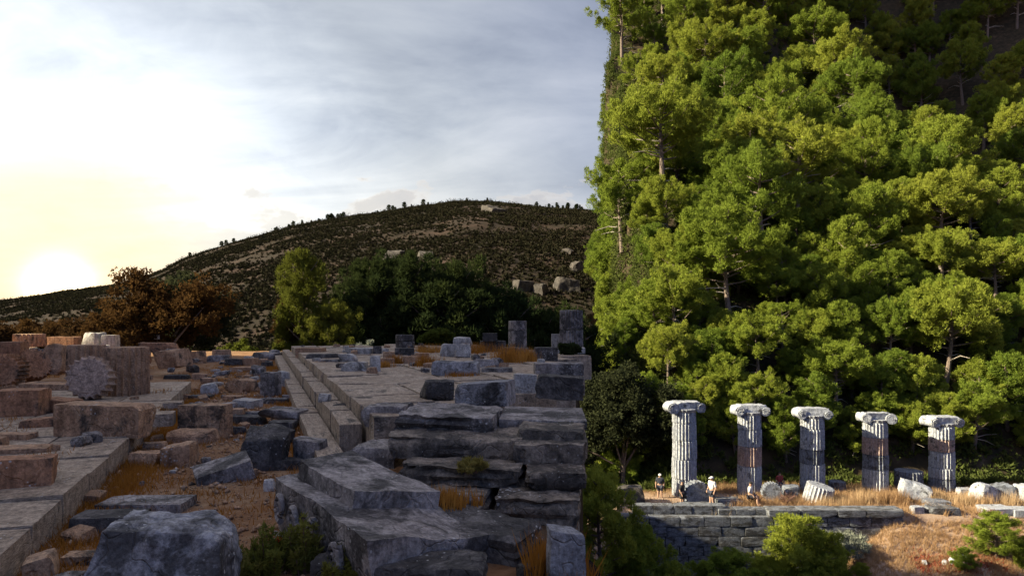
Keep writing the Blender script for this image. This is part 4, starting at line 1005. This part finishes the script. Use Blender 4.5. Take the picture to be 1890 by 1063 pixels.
# ------------------------------------------------------------------ people on the terrace
def person(label, px, Y, hgt, yaw, shirt, legs, head, pose='stand', dz=0.0):
    s = hgt / 1.75; x = (px - 945) / F * Y
    root = thing('person', label, 'person', (x, Y, TERR + dz), R(yaw)); root.scale = (s, s, s)
    J = {'pel': (0, 0, .95), 'bel': (0, .01, 1.10), 'che': (0, .0, 1.32), 'neb': (0, .01, 1.46), 'nek': (0, -.01, 1.53), 'hea': (0, -.02, 1.62), 'top': (0, -.01, 1.72)}
    if pose == 'sit': J = {k: (a, b, c - .40) for k, (a, b, c) in J.items()}
    E = [('pel', 'bel'), ('bel', 'che'), ('che', 'neb'), ('neb', 'nek'), ('nek', 'hea'), ('hea', 'top')]
    Rr = {'pel': .145, 'bel': .135, 'che': .155, 'neb': .085, 'nek': .055, 'hea': .092, 'top': .072}
    dz0 = -.40 if pose == 'sit' else 0
    for sd, n in ((-1, 'l'), (1, 'r')):
        J.update({n + 'hp': (.10 * sd, 0, .90 + dz0), n + 'sh': (.19 * sd, 0, 1.42 + dz0)})
        if pose == 'sit': J.update({n + 'kn': (.12 * sd, -.40, .52), n + 'an': (.12 * sd, -.42, .09), n + 'to': (.13 * sd, -.58, .04)})
        else: J.update({n + 'kn': (.11 * sd, -.02 - .03 * sd, .50), n + 'an': (.12 * sd, .02 + .03 * sd, .08), n + 'to': (.14 * sd, -.15, .035)})
        fw = -.16 if pose != 'stand' else (-.02 if sd > 0 else -.05)
        J.update({n + 'el': (.27 * sd, .04, 1.14 + dz0), n + 'wr': (.25 * sd, fw - .06, .92 + dz0 + (.1 if fw < -.1 else 0))})
        wr = J[n + 'wr']; J[n + 'pa'] = (wr[0], wr[1] - .02, wr[2] - .07)
        E += [('pel', n + 'hp'), (n + 'hp', n + 'kn'), (n + 'kn', n + 'an'), (n + 'an', n + 'to'), ('che', n + 'sh'), (n + 'sh', n + 'el'), (n + 'el', n + 'wr'), (n + 'wr', n + 'pa')]
        Rr.update({n + 'hp': .105, n + 'kn': .065, n + 'an': .045, n + 'to': .04, n + 'sh': .072, n + 'el': .046, n + 'wr': .032, n + 'pa': .034})
        for f in range(5):
            q = n + 'f%d' % f; J[q] = (wr[0] + (f - 2) * .016, wr[1] - .03 - (.03 if f == 0 else 0), wr[2] - (.15 if f else .11) + abs(f - 2.5) * .008); E.append((n + 'pa', q)); Rr[q] = .009
    def skin(name, edges, rad, mat, root_j, grow=1.0):
        names = []
        for a, b in edges:
            for q in (a, b):
                if q not in names: names.append(q)
        m = bpy.data.meshes.new(name); m.from_pydata([J[q] for q in names], [(names.index(a), names.index(b)) for a, b in edges], []); m.materials.append(MAT[mat])
        o = ob(name, m, root); md = o.modifiers.new('skin', 'SKIN'); md.use_smooth_shade = True
        for i, q in enumerate(names):
            sv = m.skin_vertices[0].data[i]; rr = rad.get(q, .05) * grow; fl = .72 if q in ('pel', 'bel', 'che') else 1.0; sv.radius = (rr, rr * fl) ; sv.use_root = (q == root_j)
        o.modifiers.new('subdivision', 'SUBSURF').levels = 1; o.modifiers[-1].render_levels = 1
        return o
    Rr = {k: v * 1.16 for k, v in Rr.items()}
    b = skin('body', E, Rr, 'skin', 'pel')
    skin('shirt', [('pel', 'bel'), ('bel', 'che'), ('che', 'neb'), ('che', 'lsh'), ('che', 'rsh')] + [('lsh', 'lel'), ('rsh', 'rel')], {**Rr, 'lel': .052, 'rel': .052}, shirt, 'che', 1.14)
    J['lk2'] = tuple(np.array(J['lhp']) * .12 + np.array(J['lkn']) * .88); J['rk2'] = tuple(np.array(J['rhp']) * .12 + np.array(J['rkn']) * .88)
    skin('shorts', [('pel', 'lhp'), ('pel', 'rhp'), ('lhp', 'lk2'), ('rhp', 'rk2')], {**Rr, 'lk2': .085, 'rk2': .085}, legs, 'pel', 1.15)
    hx, hy, hz_ = J['hea']; V, Fc = gridbox(8, 8, 6); V = V / np.maximum(np.linalg.norm(V, axis=1)[:, None], 1e-6)
    cap = V * np.array([.105, .118, .085]); cap[:, 2] = np.maximum(cap[:, 2], -.012)
    brim = [(-.08, -.09, .0), (.08, -.09, .0), (.06, -.20, -.02), (-.06, -.20, -.02), (-.08, -.09, .012), (.08, -.09, .012), (.06, -.20, -.01), (-.06, -.20, -.01)]
    c = MB().add(cap + np.array([hx, hy + .004, hz_ + .045]), Fc)
    if head != 'hair': c.add(np.array(brim) + np.array([hx, hy, hz_ + .05]), [(0, 1, 2, 3), (7, 6, 5, 4), (0, 4, 5, 1), (1, 5, 6, 2), (2, 6, 7, 3), (3, 7, 4, 0)])
    ob('hair' if head == 'hair' else 'cap', c.build('cap', head), root)
    f = MB(); 
    for sd in (-1, 1): f.tube([(hx + .034 * sd, hy - .088, hz_ + .012), (hx + .034 * sd, hy - .097, hz_ + .012)], .011, 6)
    f.tube([(hx - .026, hy - .084, hz_ - .052), (hx + .026, hy - .084, hz_ - .052)], .007, 5); ob('face', f.build('face', 'hair'), root)
person('person in white shirt, white cap and dark shorts standing between the first two columns', 1314, 40.6, 1.88, -62, 'white_cloth', 'navy_cloth', 'white_cloth', 'stand', .05)
person('person in black with a cap beside the first column', 1259, 41.0, 1.70, 50, 'black_cloth', 'black_cloth', 'navy_cloth', 'stand', -.1)
person('person with a pale cap in the shade left of the first column', 1218, 43.0, 1.65, -20, 'navy_cloth', 'navy_cloth', 'white_cloth', 'stand', -.1)
person('dark-haired person in a white top seated before the second column', 1385, 40.6, 1.80, 60, 'white_cloth', 'navy_cloth', 'hair', 'sit', .22)
person('person in red mostly hidden between second and third column', 1439, 44.4, 1.62, 10, 'red_cloth', 'navy_cloth', 'hair', 'sit', .1)

# ------------------------------------------------------------------ near pines below the terrace
for px, top, Y, v, rz, wd, lab in ((1122, 872, 33.0, 3, .3, .85, 'near pine at the bottom left of the forest picture, cut by its border'), (1178, 972, 33.5, 0, 1.3, .9, 'lower near pine in front of the wall left end'),
                                   (1472, 948, 35.6, 3, 2.0, 1.15, 'near pine with a pointed top in front of the wall middle'), (1530, 1000, 35.2, 0, 2.9, 1.3, 'near pine right of the pointed one before the wall'),
                                   (1345, 1018, 35.4, 0, 4.0, 1.5, 'low pine top at the bottom border below the second column'), (1255, 1040, 35.0, 4, 5.0, 1.2, 'low pine top at the bottom border below the first column'),
                                   (1838, 944, 36.0, 6, 3.2, 1.45, 'near pine at the bottom right corner before the boulders'), (1892, 985, 35.2, 4, .9, 1.1, 'near pine cut by the right border'), (1425, 1028, 35.3, 0, .2, 1.4, 'low pine top left of the pointed near pine'), (1590, 1034, 34.8, 3, 1.7, 1.3, 'low pine top below the grey-green bush'), (1780, 1008, 35.0, 0, 3.9, 1.4, 'low near pine left of the one before the boulders')):
    x, y, z = base(px, Y); pine(lab, x, y, AT(0, top, Y).z - z, v, rz, None, z, False, wd)
x, y, z = base(1552, 36.6); leafy('bush', 'grey-green bush in front of the wall right end', 'bush', x, y, z, AT(0, 990, 36.6).z - z, 1.5, 'silver_leaf', 120, 60, 70, (.16, .3), (.02, .04), False, .5, None, .5)
for k, (px, Y, h, lab) in enumerate(((1392, 41.0, .85, 'brown leafless shrub before the second column'), (1452, 41.4, .8, 'brown leafless shrub right of the second round drum end'), (1830, 38.6, .6, 'brown leafless shrub below the sunlit boulders'))):
    x = (px - 945) / F * Y; rn = random.Random(k); m = MB()
    for q in range(70):
        a = rn.uniform(0, 6.28); l = rn.uniform(.3, .8); p0 = Vector((0, 0, -.05)); p1 = Vector((math.cos(a) * l * .5, math.sin(a) * l * .5, h * rn.uniform(.3, .6))); p2 = p1 + Vector((rn.gauss(0, .2), rn.gauss(0, .2), h * rn.uniform(.15, .45)))
        m.tube([p0, p1, p2], [.02, .014, .006], 3)
    tag(ob('dry_shrub', m.build('dry_shrub', 'dead_twig', False), None, (x, Y, TERR)), lab, 'shrub')

# ------------------------------------------------------------------ grass
rng = np.random.default_rng(5)
def tuft(label, x, y, z, h, r, mat, n=260, lean=.28, seed=1, group=None, name='dry_grass_tuft'):
    g = np.random.default_rng(seed); c = np.zeros((40, 3)); c[:, :2] = g.normal(0, r * .45, (40, 2))
    V, T = blades(n, c, h * .45, h, .006 + .006 * h, lean, g, r * .12)
    return tag(ob(name, tri_mesh(name, V, T, MAT[mat]), None, (x, y, z)), label, 'grass tuft', group)
for k, (px, yb, z, hp, wp, lab) in enumerate(((882, 652, .62, 26, 30, 'orange dry grass tuft right of the white boulders'), (938, 668, .62, 40, 36, 'tall orange dry grass tuft before the two-drum pillar'),
        (962, 666, .62, 30, 34, 'orange dry grass tuft right of the tall one'), (985, 664, .62, 26, 26, 'rightmost orange dry grass tuft before the long wall block'), (792, 650, .62, 20, 30, 'orange dry grass tuft under the fresh green bush'),
        (784, 676, .62, 28, 28, 'orange dry grass tuft left of the layered grey slab'), (848, 694, .62, 14, 24, 'short dry grass tuft on the layered grey slab'), (730, 670, .62, 20, 16, 'small orange grass tuft on the floor slabs'), (706, 676, .62, 14, 20, 'low orange grass patch near the upright white chunk'),
        (824, 926, .28, 36, 44, 'orange dry grass tuft growing on the lowest dark step'), (1012, 1060, 0, 90, 60, 'long orange dry grass beside the bottom right block'), (1056, 1075, 0, 50, 40, 'dry grass tuft under the bottom right block'),
        (590, 682, .43, 20, 14, 'small dry tuft near the far end of the step'))):
    x, y = G(px, yb, z); tuft(lab, x, y, z - .02, hp / F * y, wp / F * y, 'grass_orange', 420, .22, 20 + k)
# orange dry grass between slabs and rubble (too fine to count)
cs = []
for q in range(900):
    t = rng.random()
    if t < .30: u, v = rng.uniform(3.5, 16), -1.42 + abs(rng.normal(0, .12))
    elif t < .42: u, v = rng.uniform(8, 26), .5 - abs(rng.normal(0, .1))
    elif t < .80: u, v = rng.uniform(5, 30), rng.uniform(-1.5, .6)
    else: u, v = rng.uniform(8, 30), rng.uniform(-8, -1.6)
    p = uv(u, v); cs.append((p.x, p.y, .24 if v < -1.55 and u < 18 else 0.0))
V, T = blades(42000, np.array(cs), .03, .11, .006, .5, rng, .12); tag(ob('dry_grass', tri_mesh('dry_grass', V, T, MAT['grass_orange'])), 'short orange dry grass growing between the slabs and fallen stones', 'grass', kind='stuff')
# terrace and bank straw
X = rng.uniform(13.5, 36, 9000); Y = rng.uniform(38.9, 46, 9000); keep = n2(X, Y, 1.6, 8) > -.05; X, Y = X[keep], Y[keep]
c = np.stack([X, Y, terrain(X, Y)], 1); V1, T1 = blades(30000, c, .12, .55, .012, .3, rng, .05)
X = rng.uniform(6, 36, 7000); Y = rng.uniform(39.6, 47.5, 7000); c = np.stack([X, Y, terrain(X, Y)], 1); V0, T0 = blades(16000, c, .05, .30, .013, .35, rng, .05)
X = rng.uniform(16, 32, 6000); Y = rng.uniform(33, 38.8, 6000); zz = terrain(X, Y); kp = zz > -12.8; c = np.stack([X[kp], Y[kp], zz[kp]], 1); V2, T2 = blades(40000, c, .08, .38, .012, .5, rng, .05)
V = np.concatenate([V0, V1, V2]); T = np.arange(len(V)).reshape(-1, 3)
tag(ob('straw_grass', tri_mesh('straw_grass', V, T, MAT['grass_straw'])), 'dry straw grass on the column terrace and the bank below it', 'grass', kind='stuff')
for k, (px, Y, h, lab) in enumerate(((1592, 41.5, 1.2, 'tall straw tuft left of the fourth column'), (1640, 41.8, 1.1, 'tall straw tuft right of the fourth column'), (1660, 41.5, 1.2, 'tall straw tuft before the low fluted stump'), (1528, 41, .9, 'straw tuft right of the third column'),
        (1725, 42, 1.0, 'straw tuft at the foot of the fifth column'), (1785, 41.5, 1.0, 'straw tuft left of the sunlit boulder'), (1812, 41, 1.0, 'straw tuft before the sunlit boulder'), (1868, 41, 1.1, 'straw tuft between the right boulders'), (1368, 40.4, .9, 'straw tuft below the seated person'), (1318, 39.6, .6, 'straw tuft on the wall top below the man in the white cap'), (1563, 41, .8, 'low straw tuft between third and fourth column'))):
    x = (px - 945) / F * Y; tuft(lab, x, Y, TERR - .03, h, .8, 'grass_straw', 420, .2, 70 + k, name='straw_tuft')
X = rng.uniform(21, 26, 700); Y = rng.normal(35.6, .45, 700); c = np.stack([X, Y, terrain(X, Y)], 1); V, T = blades(3000, c, .05, .22, .02, .8, rng, .06)
tag(ob('red_groundcover', tri_mesh('red_groundcover', V, T, MAT['red_leaf'])), 'reddish low plants on the dry grass bank', 'plants', kind='stuff')

# foreground shrubs
def sprig_bush(label, px, py, z, hp, wp, seed, n=30, flowers=0):
    x, y = G(px, py, z); h = hp / F * y; r = wp / 2 / F * y; rn = random.Random(seed); g = np.random.default_rng(seed); st = MB(); puffs = []; fl = []
    root = thing('shrub', label, 'shrub', (x, y, z))
    for q in range(n):
        a = rn.uniform(0, 6.28); d = rn.random() ** .6 * r; hh = h * rn.uniform(.35, 1) * (1 - .30 * d / r); tip = Vector((math.cos(a) * d, math.sin(a) * d, hh))
        st.tube([(tip.x * .4, tip.y * .4, -.03), (tip.x * .75, tip.y * .75, hh * .5), tip], [.006, .005, .003], 4)
        for f in np.linspace(.3, 1, 9): puffs.append((tip.x * (.4 + .6 * f), tip.y * (.4 + .6 * f), hh * f, .035))
        if q < flowers: fl.append((tip.x, tip.y, hh, .02))
    V, T = leaf_cloud(puffs, 13, g, (.03, .06), (.005, .010), .6); ob('leaves', tri_mesh('leaves', V, T, MAT['sprig_leaf']), root); ob('stems', st.build('stems', 'dead_twig'), root)
    if fl: V, T = leaf_cloud(fl, 40, g, (.02, .03), (.008, .012), .2); ob('flowers', tri_mesh('flowers', V, T, MAT['flower_red']), root)
sprig_bush('green shrub with red flowers before the carved block', 500, 1068, 0, 110, 150, 1, 46, 3)
sprig_bush('green shrub at the bottom border right of the huge rounded rock', 425, 1085, 0, 90, 110, 2, 34)
sprig_bush('tall thin green sprigs in front of the carved face', 560, 1062, 0, 125, 60, 3, 14)
sprig_bush('low green shrub before the grey rock at the bottom border', 640, 1085, 0, 80, 110, 4, 34, 1)
sprig_bush('small mossy plant growing on the second dark step', 868, 866, .39, 22, 60, 5, 22)

# gravel on the path (too fine to count)
n = 13000; u = rng.uniform(3.5, 24, n) ; v = np.clip(rng.normal(-.5, .6, n), -1.5, .55)
X = UD.x * u + VD.x * v; Y = UD.y * u + VD.y * v; Z = terrain(X, Y); s = rng.uniform(.004, .012, n) * (1 + rng.random(n) ** 10 * 4)
O = np.array([(1, 0, 0), (0, 1, 0), (-1, 0, 0), (0, -1, 0), (0, 0, .7), (0, 0, -.7)]); OT = np.array([(0, 1, 4), (1, 2, 4), (2, 3, 4), (3, 0, 4), (1, 0, 5), (2, 1, 5), (3, 2, 5), (0, 3, 5)])
V = (np.stack([X, Y, Z + s * .3], 1)[:, None, :] + O[None] * s[:, None, None] * rng.uniform(.6, 1.4, (n, 6, 1))).reshape(-1, 3); T = (OT[None] + (np.arange(n) * 6)[:, None, None]).reshape(-1, 3)
tag(ob('gravel', tri_mesh('gravel', V, T, MAT['stone_warm'])), 'fine pale gravel strewn over the dirt path', 'gravel', kind='stuff')

# small sign by the autumn tree
x, y = G(290, 640, .0); sr = thing('sign', 'small pale information sign in front of the autumn-brown tree', 'sign', (x, y, 0))
ob('post', MB().tube([(0, 0, -.1), (0, 0, .62)], .02, 6).build('post', 'post_metal'), sr); ob('panel', rock_mesh('panel', .36, .03, .26, 'f', 990, .05, 'sign_white', 5), sr, (0, -.03, .50))

# ------------------------------------------------------------------ scrub, crest trees and outcrops on the far hill
n = 60000; yy = 95 + 335 * rng.random(n) ** .8; px = rng.uniform(-120, 1130, n); xx = (px - 945) / F * yy
zz = terrain(xx, yy); dens = n2(xx, yy, 22, 44, 4) * 1.5; kp = (dens + rng.normal(0, .25, n) > -.15 - .4 * (px > 420) * ((zz - 10) / 60)) & (xx < forest_edge(yy) - 3)
xx, yy, zz = xx[kp], yy[kp], zz[kp]; n = len(xx)
s = rng.uniform(.15, .58, n) * (1 + rng.random(n) ** 6 * 2.2) * (.6 + yy / 500) * (.75 + .7 * np.clip(n2(xx, yy, 12, 46) + .3, 0, 1))
V, T = leaf_cloud(np.stack([xx, yy, zz + s * .4, s * 1.05], 1), 13, rng, (.5, 1.1), (.16, .34), .3, .2, .75)
tag(ob('hill_scrub', tri_mesh('hill_scrub', V, T, MAT['scrub_shade_leaf'])), 'dark scrub covering the far hill as one mass', 'scrub', kind='stuff')
rn = random.Random(9)
for k in range(46):
    px = rn.choice((rn.uniform(330, 720), rn.uniform(500, 640), rn.uniform(720, 1075), rn.uniform(1000, 1080))); y = YC - rn.uniform(0, 8); x = (px - 945) / F * y
    if x > forest_edge(y) - 3: continue
    h = rn.uniform(2.0, 4.4)
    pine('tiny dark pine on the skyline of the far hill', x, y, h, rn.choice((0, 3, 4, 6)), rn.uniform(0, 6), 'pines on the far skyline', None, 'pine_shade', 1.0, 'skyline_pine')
for k, (px, py, w, h, lab) in enumerate(((1040, 520, 44, 34, 'tall pale crag on the far hill behind the fluted column stump'), (1066, 490, 30, 24, 'pale crag at the right end of the far hill'), (965, 525, 38, 20, 'low pale outcrop above the two-drum pillar'), (1000, 530, 28, 22, 'pinkish outcrop between pillar and column stump'),
        (728, 468, 46, 16, 'grey rock band on the hillside above the dark pines, left one'), (785, 470, 40, 14, 'grey rock band on the hillside above the dark pines, right one'), (908, 385, 46, 12, 'grey rock band just below the hill summit'), (1045, 462, 20, 12, 'small pale outcrop high on the right hillside'))):
    x, y = px_ground(px, py + h / 2, 95, 415); w_ = w / F * y; h_ = h / F * y
    tag(ob('rock_outcrop', rock_mesh('rock_outcrop', w_ * 1.25, w_ * .8, h_ * 1.5, 'k', 800 + k, w_ / 20, 'limestone', 22), None, (x, y + w_ * .1, tz(x, y) - h_ * .7), (0, R(12 - 5 * k), R(20 * k))), lab, 'rock')
